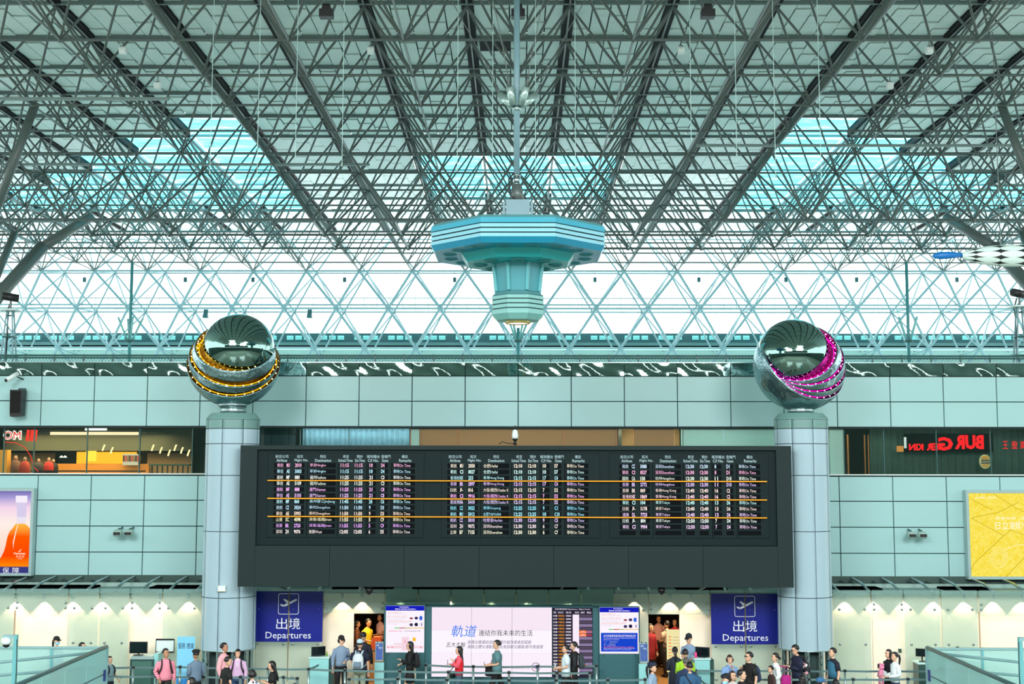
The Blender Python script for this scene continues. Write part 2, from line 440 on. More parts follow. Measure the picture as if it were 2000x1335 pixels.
# far parapet: gutter with teal plates, black gap, white fascia and slab
pr = struct('trim_1', (0, 5.72*HR, 0))
def hz(name, y_top, y_bot, D, m, t=.4, parent=pr):
    a = P(1000, y_top, D).z; b_ = P(1000, y_bot, D).z
    MB().box((-50, D-5.72*HR, b_), (50, D-5.72*HR+t, a)).build(name, m, parent)
m_gut = mat('gutter_teal', (40, 92, 96), .35); m_gut2 = mat('gutter_plate', (120, 205, 205), .25)
m_void = mat('black_gap', (4, 6, 6), .95, spec=0.); m_fas = mat('fascia_white', (205, 232, 228), .5)
hz('gutter_wall', 650.5, 700, 5.86*HR, m_gut)
hz('black_recess', 673.5, 684, 5.84*HR, m_void, .2)
hz('ledge', 668.5, 674, 5.82*HR, mat('ledge_grey', (84, 130, 132), .4), .3)
hz('fascia', 679.7, 683, 5.70*HR, m_fas, .3)
hz('slab', 684, 740, 5.74*HR, mat('slab_pale', (150, 190, 184), .6), .3)
for q in range(-62, 63):
    if q % 4 == 0: continue
    p = P(1012 + q*16.5, 659, 5.80*HR)
    MB().bbox_((p.x-.21, p.y-5.72*HR, p.z-.13), (p.x+.21, p.y-5.72*HR+.06, p.z+.13), .04).build('gutter_plate', m_gut2, pr)
# leaning tree columns at the sides
for sx, nm in ((-1, 'left'), (1, 'right')):
    def PX(x, y, D): return P(1012 + sx*(1012-x), y, D)
    t = thing('tree_column', 'thick leaning grey tube column rising into the roof lattice at the far %s edge' % nm, 'column', PX(-60, 640, 44), group='leaning roof columns')
    o0 = t.location.copy()
    for part, a, c, r in (('column_arm', PX(-60, 640, 43), PX(83, 482, 46), .24), ('column_arm', PX(83, 482, 46), PX(175, 425, 48.5), .19), ('column_arm', PX(-40, 620, 43), PX(28, 456, 46), .14), ('column_arm', PX(-30, 470, 41), PX(70, 200, 40), .14)):
        MB().tube(a-o0, c-o0, r, 14, caps=True).build(part, m_tube, t)
# ---- back wall --------------------------------------------------------
WD = 39.0
wall = struct('wall_back', (0, WD, 0))
def wp(x, y, D=WD): p = P(x, y, D); return p.x, p.z
zA = P(1000, 734, WD).z; zB = P(1000, 833, WD).z; zC = P(1000, 927, WD).z; zE = P(1000, 1130, WD).z
ztop = P(1000, 708.5, WD).z
MB().box((-22, .08, zB), (22, .5, ztop-.02)).box((-22, .08, zE), (22, .5, zC)).build('wall_core', m_joint, wall)
PW = 103.75/F_PX*WD*1.0; XJ = P(1012, 783, WD).x
def panel_row(za, zb, xlo, xhi, depth=0.):
    k0 = int((xlo-XJ)/PW) - 1
    for k in range(k0, k0+40):
        a = max(XJ + k*PW, xlo); c = min(XJ+(k+1)*PW, xhi)
        if c - a < .08: continue
        MB().bbox_((a+.012, 0, za+.012), (c-.012, .075, zb-.012), .008).build('wall_panel', m_wall, wall)
zm = (zA+zB)/2
panel_row(zm, zA, -19.5, 19.5); panel_row(zB, zm, -19.5, 19.5)
h4 = (zC-zE)/4
for side in (-1, 1):
    for q in range(4):
        xlo, xhi = (-19.5, P(400, 1000, WD).x+.9) if side < 0 else (P(1612, 1000, WD).x-.9, 19.5)
        panel_row(zC-(q+1)*h4, zC-q*h4-(.03 if q == 0 else 0), xlo, xhi)
b = MB()
for q in range(2): b.box((P(470, 1000, WD).x, 0, zE+q*(zC-zE)/2), (P(1560, 1000, WD).x, .06, zE+(q+1)*(zC-zE)/2-.02))
b.build('wall_panel_behind_board', m_wall, wall)
MB().box((-22, -.04, zC-.0), (22, .3, zC+.035)).build('window_sill', m_white, wall)
MB().box((-22, -.03, zB-.05), (22, .3, zB)).build('window_head', m_boardcase, wall)
# mirror band
m_mirror = mat('wavy_mirror', (160, 186, 178), .03, metal=1., bump=.06, bscale=.9)
for k in range(-12, 12):
    x0 = XJ+k*PW; x1 = x0+PW; b = MB(); nx, nz = 20, 5; b.smooth = True; ph = R_.uniform(0, 6); ph2 = R_.uniform(0, 6)
    for i in range(nx+1):
        for j in range(nz+1):
            u = i/nx; v = j/nz
            dy = .006*math.sin(u*7+ph+v*2)*math.sin(v*2.2+ph2) + .0025*math.sin(u*15+ph2*2+v*2)
            b.v.append(Vector((x0+.01+u*(PW-.02), -.05+dy, zA+.01+v*(ztop-zA-.01))))
    for i in range(nx):
        for j in range(nz): a = i*(nz+1)+j; b.face(a, a+nz+1, a+nz+2, a+1)
    b.build('mirror_panel', m_mirror, wall)
MB().box((-22, -.07, ztop), (22, .5, ztop+.02)).build('wall_cap', m_steel, wall)
# railing on the wall top
rl = thing('roof_edge_railing', 'low dark green pipe railing with wire mesh along the wall top', 'railing', (0, WD+.4, ztop))
m_rail = mat('rail_green', (46, 92, 88), .4); zr = P(1000, 694.5, WD+.4).z-ztop
MB().tube((-19, 0, zr), (19, 0, zr), .03, 6).build('top_rail', m_rail, rl)
MB().tube((-19, 0, zr-.07), (19, 0, zr-.07), .028, 6).build('mid_rail', m_rail, rl)
for q in range(-21, 22):
    x = q*.905+.1; b = MB().cbox((x, 0, zr/2), (.045, .05, zr)); b.ball((x, 0, zr+.015), .032, 8, 5); b.build('rail_post', m_rail, rl)
b = MB()
for q in range(-190, 190):
    x = q*.1; b.tube((x, .02, 0), (x+.2, .02, zr-.07), .006, 3); b.tube((x+.2, .02, 0), (x, .02, zr-.07), .006, 3)
b.build('wire_mesh', m_rail, rl, kind='stuff')
# ================================================================== COLUMNS
def column(cx_px, side, label):
    D = 36.2; r = 52.0/F_PX*(D-.3)
    c = P(cx_px, 950, D); cx = c.x
    zt = lambda y: P(cx_px, y, D-r).z
    t = thing('clad_column', label, 'column', (cx, D, 0), group='round columns carrying the sphere sculptures')
    zs = [zt(1272), zt(1168), zt(1038), zt(928), zt(866), zt(836), zt(817.5)]
    core = MB().lathe((0,0,0), [(r-.035, zs[0]+.01), (r-.035, zs[-1])], 40); core.build('column_core', mat('column_joint', (84, 112, 118), .7), t)
    a00 = math.radians(-90 + (13 if side > 0 else -10))
    for q in range(6):
        m = m_capring if q == 5 else m_tile
        for k in range(8):
            a0 = a00 + k*PI/4; b = MB(); n = 7; g = .010; b.smooth = True
            for j in range(n+1):
                a = a0 + .011 + (PI/4-.022)*j/n; ca, sa = math.cos(a), math.sin(a)
                for z in (zs[q]+g, zs[q+1]-g): b.v.append(Vector((r*ca, r*sa, z)))
            for j in range(n): b.face(2*j, 2*j+2, 2*j+3, 2*j+1)
            k0 = len(b.v); b.smooth = False
            for (ra, z) in ((r-.035, zs[q]+g), (r-.035, zs[q+1]-g)):
                for a in (a0+.011, a0+PI/4-.011): b.v.append(Vector((ra*math.cos(a), ra*math.sin(a), z)))
            b.face(0, 1, k0+2, k0); b.face(2*n, k0+1, k0+3, 2*n+1)
            b.build('column_panel', m, t)
    rim = MB().lathe((0,0,0), [(r-.002, zs[0]-.02), (r+.004, zs[0]-.01), (r+.004, zs[0]+.01), (r-.02, zs[0]+.015)], 40); rim.build('drum_rim', m_steel, t)
    zc1 = zt(805); rc = r*.83
    MB().lathe((0,0,0), [(r, zs[-1]), (r, zs[-1]+.03), (rc, zc1), (rc-.05, zc1)], 40, smooth=False).build('cap', m_capring, t)
    rn = 25.2/F_PX*D
    MB().lathe((0,0,0), [(rn, zc1-.02), (rn, P(cx_px, 795, D).z)], 28).build('neck', m_steel, t)
    MB().lathe((0,0,0), [(r*.62, 0), (r*.62, zs[0])], 24).build('inner_core', m_joint, t)
    for k in range(10):
        a = k*PI/5 + .15
        MB().tube((r*.85*math.cos(a), r*.85*math.sin(a), 0), (r*.85*math.cos(a), r*.85*math.sin(a), zs[0]), .075, 12).build('chrome_tube', m_chrome, t)
    return cx, D, P(cx_px, 795, D).z
cl = column(452.5, -1, 'tall round column of pale blue panels on the left, under the yellow-lit sphere')
cr_ = column(1567, 1, 'tall round column of pale blue panels on the right, under the pink-lit sphere')
b = MB(); p = P(433, 1149, 35.38); b.bbox_((p.x-.11, 35.36, p.z-.08), (p.x+.11, 35.44, p.z+.08), .015)
o = b.build('junction_box', m_white); o['label'] = 'small white box fixed to the left column beside the black board'; o['category'] = 'box'
MB().cbox((p.x-.05, 35.355, p.z-.07), (.03, .01, .02)).cbox((p.x+.06, 35.355, p.z-.07), (.03, .01, .02)).build('yellow_tag', mat('tag_yellow', (220, 200, 60)), o)
# ================================================================== SPHERE SCULPTURES
def sphere_sculpture(cpx, cpy, Rpx, rims, ballpx, ledcol, ledname, label, base_z):
    D = 36.2; s = D/F_PX; R = Rpx*s; C = P(cpx, cpy, D)
    t = thing('sphere_sculpture', label, 'sculpture', (C.x, C.y, base_z), group='steel spheres on the two columns')
    O = Vector((0, 0, C.z-base_z))
    def dirv(x, u):
        v = Vector((x/Rpx, 0, u/Rpx)); l = v.x**2+v.z**2
        if l < 1: v.y = -math.sqrt(1-l)
        return v.normalized()
    circ = []
    for L, B, Rt in rims:
        a, b_, c = dirv(*L), dirv(*B), dirv(*Rt)
        n = (b_-a).cross(c-a).normalized()
        if n.z < 0: n = -n
        d = n.dot(a); e = (Vector((1,0,0)) - n*n.x).normalized(); f = n.cross(e); rr = math.sqrt(max(0, 1-d*d))
        circ.append((n, d, e, f, rr))
    def cp(ci, th):
        n, d, e, f, rr = ci
        return (n*d + (e*math.cos(th)+f*math.sin(th))*rr).normalized()
    N = 96
    m_led = emis(ledname, ledcol, 1.3); m_bead = emis(ledname+'_bead', tuple(min(255, int(c*.5+128)) for c in ledcol), 6)
    m_in = mat(ledname+'_inside', tuple(int(c*.55+20) for c in ledcol), .3, metal=.85)
    for q, ci in enumerate(circ):
        Rk = R*(.90 + .10*q/(len(circ)-1)); b = MB(); b.smooth = True
        last = q == len(circ)-1; M = 16 if last else 7
        for i in range(N):
            th = 2*PI*i/N; a = cp(ci, th)
            if last: e_ = Vector((0, 0, -1))
            else:
                e_ = cp(circ[q+1], th)
                e_ = a.slerp(e_, .74).normalized()
            for j in range(M+1): b.v.append(O + a.slerp(e_, min(j/M, .985 if last else 1.))*Rk)
            for j in range(M+1): b.v.append(O + a.slerp(e_, min(j/M, .985 if last else 1.))*(Rk-.03))
        W_ = 2*(M+1)
        for i in range(N):
            i2 = (i+1) % N
            for j in range(M):
                b.mi = 0; b.face(i*W_+j, i*W_+j+1, i2*W_+j+1, i2*W_+j)
                b.mi = 1; b.face(i*W_+M+1+j, i2*W_+M+1+j, i2*W_+M+2+j, i*W_+M+2+j)
            b.mi = 0; b.face(i*W_, i2*W_, i2*W_+M+1, i*W_+M+1); b.face(i*W_+M, i*W_+2*M+1, i2*W_+2*M+1, i2*W_+M)
        b.build('shell_bowl' if last else 'shell_band', [m_hammer, m_in], t)
        # light strip tucked under the rim
        pts = [O + cp(ci, 2*PI*i/N)*(Rk-.12) - ci[0]*.05 for i in range(N+1)]
        b = MB()
        for i in range(N): b.tube(pts[i], pts[i+1], .015, 5)
        b.build('light_strip', m_led, t)
        b = MB()
        for i in range(0, N, 3): b.ball(O + cp(ci, 2*PI*i/N)*(Rk-.07) - ci[0]*.012, .018, 6, 4)
        b.build('light_beads', m_bead, t, kind='stuff')
    MB().ball(O, R*.76, 40, 24).build('inner_shell', m_in, t)
    bc = P(ballpx[0], ballpx[1], D-.15)
    MB().ball(Vector((bc.x-C.x, -.15, bc.z-base_z)), ballpx[2]*s, 64, 40).build('mirror_ball', mat('mirror_ball', (120, 150, 144), .03, metal=1., bump=.04, bscale=1.2), t)
    MB().lathe((0,0,0), [(R*.28, 0), (R*.34, .10)], 28).build('foot_ring', m_steel, t)
sphere_sculpture(456.5, 704, 91, [((-62, 69), (-12, -25), (85, 37)), ((-85, 40), (8, -58), (90, -14)), ((-90, -6), (-32, -67), (88, -28))], (466, 682, 69.5), (255, 190, 20), 'led_yellow',
    'polished steel sphere with nested bowls and yellow lights, left column', cl[2])
sphere_sculpture(1563, 712, 91, [((-85, 40), (4, -37), (46, 78)), ((-84, 38), (8, -48), (84, 50)), ((-82, 35), (5, -60), (91, 5)), ((-78, 24), (-3, -66), (84, -36))], (1550, 693, 70), (255, 20, 190), 'led_pink',
    'polished steel sphere with nested bowls and pink lights, right column', cr_[2])
# ================================================================== HANGING LAMP
LD = 30.0; LS = LD/F_PX; lx = P(1011.5, 480, LD).x
def zf(y, rpx): return P(1011.5, y, LD - rpx*LS).z
c_top = mat('lamp_cyan', (0, 150, 176), .3); c_str = mat('lamp_pale_stripe', (122, 190, 206), .3); c_mid = mat('lamp_turquoise', (14, 156, 160), .35)
c_neck = mat('lamp_neck_grey', (66, 146, 156), .5, noise=.25, nscale=60); c_bell = mat('lamp_bell_mint', (118, 178, 174), .35); c_gap = mat('lamp_gap_dark', (44, 84, 84), .6); c_under = mat('lamp_underside', (44, 132, 138), .5)
zref = zf(622, 40)
lamp = thing('hanging_lamp', 'huge turquoise octagonal hanging lamp on a long mast in the middle', 'lamp', (lx, LD, zref))
def octo(name, prof, m, n=8):
    """profile of (half width px, front y px); octagon with a flat front"""
    k = 1/math.cos(PI/8)
    MB().lathe((0,0,0), [(r*LS*k, zf(y, r)-zref) for r, y in prof], n, smooth=False, a0=PI/8).build(name, m, lamp)
_k = 1/math.cos(PI/8); zroof = zf(418.5, 160)-zref
MB().lathe((0,0,0), [(45*LS*_k, zroof+.03), (160*LS*_k, zroof), (166*LS*_k, zf(423.5, 166)-zref)], 8, smooth=False, a0=PI/8).build('roof_plate', mat('lamp_roof_grey', (86, 142, 146), .5), lamp)
octo('top_stripe', [(160, 423), (167, 423.5), (167, 433.6), (160, 434)], c_top)
octo('gap', [(163, 433), (163, 454)], c_gap)
for y0, y1, m in ((435.2, 442.6, c_str), (444.8, 452, c_str)): octo('stripe', [(161, y0), (167, y0+.3), (167, y1-.3), (161, y1)], m)
octo('pale_stripe', [(161, 454), (167, 454.3), (167, 461), (161, 461.2)], c_str)
octo('lower_skirt', [(160, 461), (167, 461.2), (161, 473.5), (157, 474)], mat('lamp_deep_cyan', (0, 128, 160), .3))
octo('upper_soffit', [(160, 472.6), (100, 478)], c_under)
octo('second_tier', [(105, 480.5), (111, 481), (98, 501), (94, 501.5)], c_mid)
octo('lower_soffit', [(97, 500.6), (44, 508)], c_under)
octo('neck', [(46, 507), (47, 510), (41.5, 566), (38, 567)], c_neck)
for k in range(8):
    a = PI/8 + k*PI/4; b = MB(); kk = 1/math.cos(PI/8)
    b.tube((47.3*LS*kk*math.cos(a), 47.3*LS*kk*math.sin(a), zf(510, 47)-zref), (42*LS*kk*math.cos(a), 42*LS*kk*math.sin(a), zf(565, 42)-zref), .05, 6)
    b.build('neck_rib', mat('lamp_rib', (84, 168, 174), .4), lamp)
    for rr, yy in ((136, 476), (74, 504.5)):
        for da in ((-.2, .2) if rr > 100 else (0,)):
            a2 = k*PI/4 + da; b = MB(); cz = zf(yy, rr)-zref
            b.lathe((rr*LS*math.cos(a2), rr*LS*math.sin(a2), cz), [(.15, .05), (.17, -.03), (.12, -.04), (.10, .0)], 14)
            b.build('downlight_ring', c_under, lamp)
octo('bell_collar', [(40, 566), (50, 573.5)], mat('lamp_roof_grey', (86, 142, 146)))
octo('bell_core', [(47.5, 574), (47.5, 612)], c_gap)
for y0, y1 in ((574, 581), (583, 590), (592, 599)): octo('bell_stripe', [(47, y0), (50, y0+.3), (50, y1-.3), (47, y1)], c_bell)
octo('bell_base', [(47, 601), (50, 601.3), (50, 610), (40, 622), (26, 625)], c_bell)
zb_ = zf(622, 40)-zref
MB().lathe((0,0,zb_-.05), [(24*LS, .10), (25*LS, .0), (22.5*LS, -.02), (22*LS, .03)], 24).build('lens_ring', mat('lens_brass', (210, 190, 110), .3, metal=.6), lamp)
MB().lathe((0,0,zb_-.045), [(22.3*LS, .0), (10*LS, -.01)], 24).build('lens', emis('lens_glow', (255, 240, 214), 2.2), lamp)
m_mast = mat('mast_blue_grey', (122, 158, 168), .35, noise=.1, nscale=2)
zz = lambda y: P(1011.5, y, LD).z-zref
MB().box((-.28, -.28, zroof), (.28, .28, zz(394))).build('mast_box', m_mast, lamp)
for sx in (-1, 1): MB().box((sx*.30, -.2, zroof), (sx*.36, .2, zz(397))).build('side_plate', m_mast, lamp)
b = MB(); b.tube((0, 0, zz(395)), (-.03, 0, zz(360)), .16, 10, r2=.12, caps=True); b.build('mast_foot', m_node, lamp)
b = MB(); b.tube((-.03, 0, zz(362)), (-.03, 0, zz(344)), .06, 10); b.ball((-.03, 0, zz(352)), .10, 10, 6); b.build('swivel_joint', m_steel, lamp)
MB().tube((-.03, 0, zz(345)), (-.03, 0, zz(-70)), .072, 16, caps=True).build('mast', m_mast, lamp)
MB().lathe((-.03, 0, zz(345)), [(.10, 0), (.10, .05)], 14).build('mast_flange', m_steel, lamp)
b = MB(); b.path([(-.1, -.1, zz(340)), (-.22, -.15, zz(352)), (-.18, -.2, zz(385)), (.25, -.25, zz(412))], .02, 6); b.build('power_cable', m_black, lamp)
MB().lathe((-.03, 0, zz(217)), [(.10, 0), (.10, .12)], 14).build('clamp_collar', m_steel, lamp)
for sx in (-1, 1):
    for q, (x1, y1, x2, y2, x3, y3, dy) in enumerate(((36, 180, 62, 120, 150, -40, .25), (17, 174, 28, 110, 62, -40, -.2))):
        a = Vector((sx*6*LS-.03, 0, zz(208))); c = Vector((sx*x1*LS, dy, zz(y1))); e = Vector((sx*x2*LS, dy*1.5, zz(y2))); g = Vector((sx*x3*LS, dy*2.5, zz(y3)))
        MB().tube(a.lerp(c, .1), c, .095, 12, caps=True).build('spring_damper', mat('damper_metal', (176, 204, 198), .3, metal=.6), lamp)
        b = MB(); b.tube(c, e, .014, 5); b.tube(c, c.lerp(e, .35), .035, 6, caps=True); b.tube(e.lerp(g, .0), g, .012, 5); b.ball(e, .045, 6, 4); b.build('stay_cable', m_node, lamp)
# small service mast rising behind the wall, below the lamp, and its two neighbours
def service_mast(px, lab):
    D = 44.; p0 = P(px, 712, D); t = thing('service_mast', lab, 'mast', p0)
    top = P(px-1, 512 if px != 1012 else 640, D).z - p0.z
    MB().tube((0,0,8.6-p0.z), (0,0,top), .055, 8, caps=True).build('mast_pole', mat('mast_teal', (64, 140, 144), .4), t)
    zq = P(px, 668, D).z-p0.z
    MB().lathe((0,0,zq), [(.14, 0), (.14, .06)], 12).build('mast_collar', m_rail, t)
    for k in range(4):
        a = k*PI/2+.5; b = MB(); b.tube((.05*math.cos(a), .05*math.sin(a), zq), (.42*math.cos(a), .42*math.sin(a), zq+.85), .04, 6, caps=True); b.tube((.42*math.cos(a), .42*math.sin(a), zq+.85), (.52*math.cos(a), .52*math.sin(a), zq+1.25), .008, 4)
        b.build('guy_bracket', mat('bracket_teal', (120, 190, 190), .4), t)
service_mast(252, 'thin teal service mast rising above the left part of the wall')
service_mast(1776, 'thin teal service mast rising above the right part of the wall')
service_mast(1012, 'short service mast standing right below the big hanging lamp')
# ================================================================== AIRSHIP
AD = 33.0; c0 = P(1935, 499, AD); sc = AD/F_PX
def diamonds():
    m = bpy.data.materials.new('airship_pattern'); m.use_nodes = True; nt = m.node_tree; b = nt.nodes['Principled BSDF']
    b.inputs['Roughness'].default_value = .4
    L = nt.links.new; tc = nt.nodes.new('ShaderNodeTexCoord'); sp = nt.nodes.new('ShaderNodeSeparateXYZ'); L(tc.outputs['UV'], sp.inputs[0])
    def M(op, a, b_=None, v=None):
        n = nt.nodes.new('ShaderNodeMath'); n.operation = op
        if hasattr(a, 'name'): L(a, n.inputs[0])
        else: n.inputs[0].default_value = a
        if b_ is not None: L(b_, n.inputs[1])
        elif v is not None: n.inputs[1].default_value = v
        return n.outputs[0]
    def cell(s, k): return M('ABSOLUTE', M('SUBTRACT', M('FRACT', M('MULTIPLY', s, v=k)), v=.5))
    du = M('POWER', M('MULTIPLY', M('SUBTRACT', cell(sp.outputs[0], 9.0), v=0.), v=1.92), v=.62)
    dv = M('POWER', M('MULTIPLY', M('SUBTRACT', cell(sp.outputs[1], 10.0), v=0.), v=2.), v=.62)
    inside = M('LESS_THAN', M('ADD', du, dv), v=.92)
    mx = nt.nodes.new('ShaderNodeMix'); mx.data_type = 'RGBA'; L(inside, mx.inputs[0])
    mx.inputs[6].default_value = rgb(214, 236, 230); mx.inputs[7].default_value = rgb(12, 26, 28); L(mx.outputs[2], b.inputs['Base Color'])
    return m
ship = thing('model_airship', 'white model airship with black diamonds and blue nose hanging at right', 'airship', c0)
b = MB(); b.smooth = True; prof = [(-57, 5), (-50, 9), (-38, 13), (-20, 17), (0, 19.5), (30, 21.5), (65, 22), (110, 21), (160, 17), (200, 10), (222, 2)]
N = 30; uv = []
for x, r in prof:
    for j in range(N): a = 2*PI*j/N; b.v.append(Vector((x*sc, r*sc*math.cos(a), r*sc*math.sin(a) - .0012*x*sc*0)))
for i in range(len(prof)-1):
    for j in range(N): b.face(i*N+j, (i+1)*N+j, (i+1)*N+(j+1)%N, i*N+(j+1)%N); uv.append((i, j))
me = b.mesh('airship_hull', diamonds()); ul = me.uv_layers.new(name='UVMap')
for pi_, poly in enumerate(me.polygons):
    i, j = uv[pi_]
    for li, (ii, jj) in zip(poly.loop_indices, ((i, j), (i+1, j), (i+1, j+1), (i, j+1))): ul.data[li].uv = ((prof[ii][0]+57)/420., jj/N)
link('airship_hull', me, ship)
b = MB(); b.path([(x*sc, 0, z*sc) for x, z in ((-57, 1), (-52, 1), (-80, 1), (-100, 0), (-112, -1), (-116, -1))][1:], [4*sc, 7*sc, 7.6*sc, 4*sc, .5*sc][:5], 16)
b.build('blue_nose', mat('nose_blue', (6, 112, 188), .35), ship)
for x in (20, 140):
    b = MB(); b.tube((x*sc, 0, 20*sc), (x*sc, 0, Z(HC)-c0.z), .012, 5); b.build('hanging_wire', m_node, ship)
# ================================================================== FLIGHT BOARD
BD = 35.0
board = thing('flight_board', 'giant black flight information board hanging between the two columns', 'board', (0, BD, 0))
(ax, _, az), (bx, _, bz) = sized((470, 869), (1549, 1066), BD)[0], sized((470, 869), (1549, 1066), BD)[1]
x0, x1 = ax, bx; zt_, zb2 = bz, az
zlow = P(1000, 1146, BD).z; fr = .30
def B(name, xa, xb, za, zb, y0, y1, m, parent=board): return MB().box((xa, y0, za), (xb, y1, zb)).build(name, m, parent)
fx0 = P(502, 900, BD).x; fx1 = P(1516, 900, BD).x; fz1 = P(1000, 878, BD).z; fz0 = P(1000, 1065, BD).z
B('case_back', x0+.02, x1-.02, zlow+.02, zt_-.02, .2, .42, m_boardcase)
B('case_side', x0, fx0, zlow, zt_, 0, .4, m_boardcase); B('case_side', fx1, x1, zlow, zt_, 0, .4, m_boardcase)
B('case_top', fx0, fx1, fz1, zt_, 0, .4, m_boardcase)
nlp = 7
for q in range(nlp):
    xa = fx0+(fx1-fx0)*q/nlp; xb = fx0+(fx1-fx0)*(q+1)/nlp; MB().bbox_((xa+.003, 0, zlow), (xb-.003, .4, fz0-.01), .004).build('lower_panel', m_boardcase, board)
B('face', fx0, fx1, fz0, fz1, .10, .2, m_boardface)
yf = .085
secs = [(522, 828, 0), (862, 1172, 339), (1190, 1502, 675)]
rowsY = [908.6+11.78*i for i in range(12)]
rowcols = [(255, 190, 225), (190, 240, 255), (250, 255, 250), (240, 255, 240), (255, 190, 255), (235, 200, 255), (190, 245, 255), (200, 235, 255), (255, 235, 215), (250, 245, 205), (235, 180, 255), (250, 240, 235)]
rc2 = [(255, 245, 225), (215, 255, 250), (190, 245, 250), (230, 200, 255), (255, 245, 225), (255, 190, 250), (225, 215, 255), (150, 235, 255), (170, 240, 255), (225, 205, 255), (250, 235, 240), (250, 250, 225)]
rc3 = [(210, 235, 255), (255, 190, 225), (240, 255, 240), (230, 205, 255), (255, 235, 225), (255, 220, 235), (200, 250, 250), (255, 235, 225), (240, 210, 255), (240, 255, 250), (245, 215, 250), (255, 255, 255)]
D1 = ['東航|MU|2010|寧波Ningbo|11:15|10|D4', '華信|AE|5003|寧波Ningbo|11:15|10|D4', '廈航|MF|880|福州Fuzhou|11:25|21|C3', '華信|AE|5109|福州Fuzhou|11:25|21|C3', '廈航|MF|888|廈門Xiamen|11:25|21|C8', '華信|AE|5101|廈門Xiamen|11:25|21|C8', '廈航|MF|860|泉州晉江JinJiang|11:45|24|C6', '南航|CZ|3024|鄭州Zhengzhou|11:50|9|D3', '華信|AE|5993|鄭州Zhengzhou|11:50|9|D3', '山東|SC|4098|濟南/遙牆Jinan|11:55|5|C9', '長榮|BR|2720|濟南/遙牆Jinan|11:55|5|C9', '深圳|ZH|9076|無錫Wuxi|12:05|6|D5']
D2 = ['東航|MU|2050|合肥Hefei|12:10|10|D7', '華航|CI|8027|合肥Hefei|12:10|10|D7', '香港航|HX|253|香港Hong Kong|12:15|17|C4', '長榮|BR|2897|香港Hong Kong|12:15|17|C4', '日航|JL|816|大阪/關西Osaka K|12:15|7|D2', '華航|CI|9916|大阪/關西Osaka K|12:15|7|D2', '夏威夷|HA|5410|大阪/關西Osaka K|12:15|7|D2', '南航|CZ|3022|貴陽Guiyang|12:25|9|C1', '東航|MU|5012|太原TAIYUAN|12:25|10|C10', '南航|CZ|3010|哈爾濱Harbin|12:30|9|C5', '深圳|ZH|9072|深圳Shenzhen|12:30|6|C7', '立榮|B7|7155|深圳Shenzhen|12:30|6|C7']
D3 = ['南航|CZ|3088|深圳Shenzhen|12:30|8|D1', '華航|CI|8527|深圳Shenzhen|12:30|8|D1', '國航|CA|150|杭州Hangzhou|12:30|11|D10', '長榮|BR|2772|杭州Hangzhou|12:30|11|D10', '長榮|BR|869|香港Hong Kong|12:40|16|C2', '香港航|HX|1869|香港Hong Kong|12:40|16|C2', '華航|CI|104|東京Tokyo|12:40|13|D6', '日航|JL|5178|東京Tokyo|12:40|13|D6', '達美|DL|7723|東京Tokyo|12:40|13|D6', '日航|JL|804|東京Tokyo|12:50|7|D4', '華航|CI|9904|東京Tokyo|12:50|7|D4']
slots = [(535, 566), (574, 594), (604, 655), (664, 681), (691, 708), (718, 734), (743, 757), (766, 810)]
heads = [('航空公司', 537, 562, 'Airlines', 539, 560), ('班次', 579, 591, 'Flight No.', 574.5, 601), ('飛往', 624, 636, 'Destination', 614.5, 646), ('表定', 669, 681, 'Sched.Time', 660, 688), ('預計', 696, 708, 'Est.Time', 693, 712), ('報到櫃台', 716, 741, 'C/I No.', 718, 739), ('登機門', 744, 762, 'Gate', 745, 758), ('備註', 784, 796, 'Remarks', 779, 803)]
yv = lambda y: P(1000, y, BD+yf).z
xv = lambda x: P(x, 960, BD+yf).x
def rect(mb, xa, xb, ya, yb, y): mb.add([(xa,y,ya),(xb,y,ya),(xb,y,yb),(xa,y,yb)], [(0,1,2,3)])
h_em = emis('header_glow', (205, 240, 245), .9)
for si, (sx0, sx1, dx) in enumerate(secs):
    dat = (D1, D2, D3)[si]; cols = (rowcols, rc2, rc3)[si]; slope = .0035 if si < 2 else .005
    MB().bbox_((xv(sx0), .08, yv(1050)), (xv(sx1), .11, yv(884)), .01).build('module_panel', m_boardface, board)
    for xx in (600, 660, 716, 764): MB().box((xv(xx+dx)-.006, .074, yv(1048)), (xv(xx+dx)+.006, .085, yv(903))).build('module_seam', m_void, board)
    b = MB()
    for zh, ha, hb, en, ea, eb in heads:
        text_in(b, zh, xv(ha+dx), xv(hb+dx), yv(894.6), yv(888.4), .07, bold=.01)
        text_in(b, en, xv(ea+dx), xv(eb+dx), yv(902 if en not in ('Flight No.',) else 902.5), yv(896.3), .07, bold=.01)
    b.build('column_titles', h_em, board)
    for ri in range(12):
        y = rowsY[ri] + si*.7; 
        for sa, sb in slots: MB().bbox_((xv(sa+dx), .068, yv(y+4.2)), (xv(sb+dx), .09, yv(y-4.2)), .005).build('display_slot', m_boardslot, board)
        if ri >= len(dat): continue
        al, cd_, fn, de, tm, ci, gt = dat[ri].split('|'); b = MB(); a_, c_ = yv(y+3.7), yv(y-3.7)
        def T(s, xa, xb): text_in(b, s, xv(xa+dx), xv(xb+dx), a_, c_, .06, bold=.03)
        T(al, 540.5, 553 if len(al) == 2 else 558.5); T(cd_, 559, 565.5); T(fn, 575.5, 575.5+3.2*len(fn))
        w = sum(6.2 if ord(ch) > 255 else 3.1 for ch in de); T(de, 605, 605+w)
        T(tm, 665, 681); T(tm, 692.5, 708); T(ci, 721, 721+3.3*len(ci)); T(gt, 744, 744+3.3*len(gt))
        T('準時On Time', 768, 801.5)
        b.build('flight_text', emis('board_led_%d_%d' % (si, ri), cols[ri], 1.05), board)
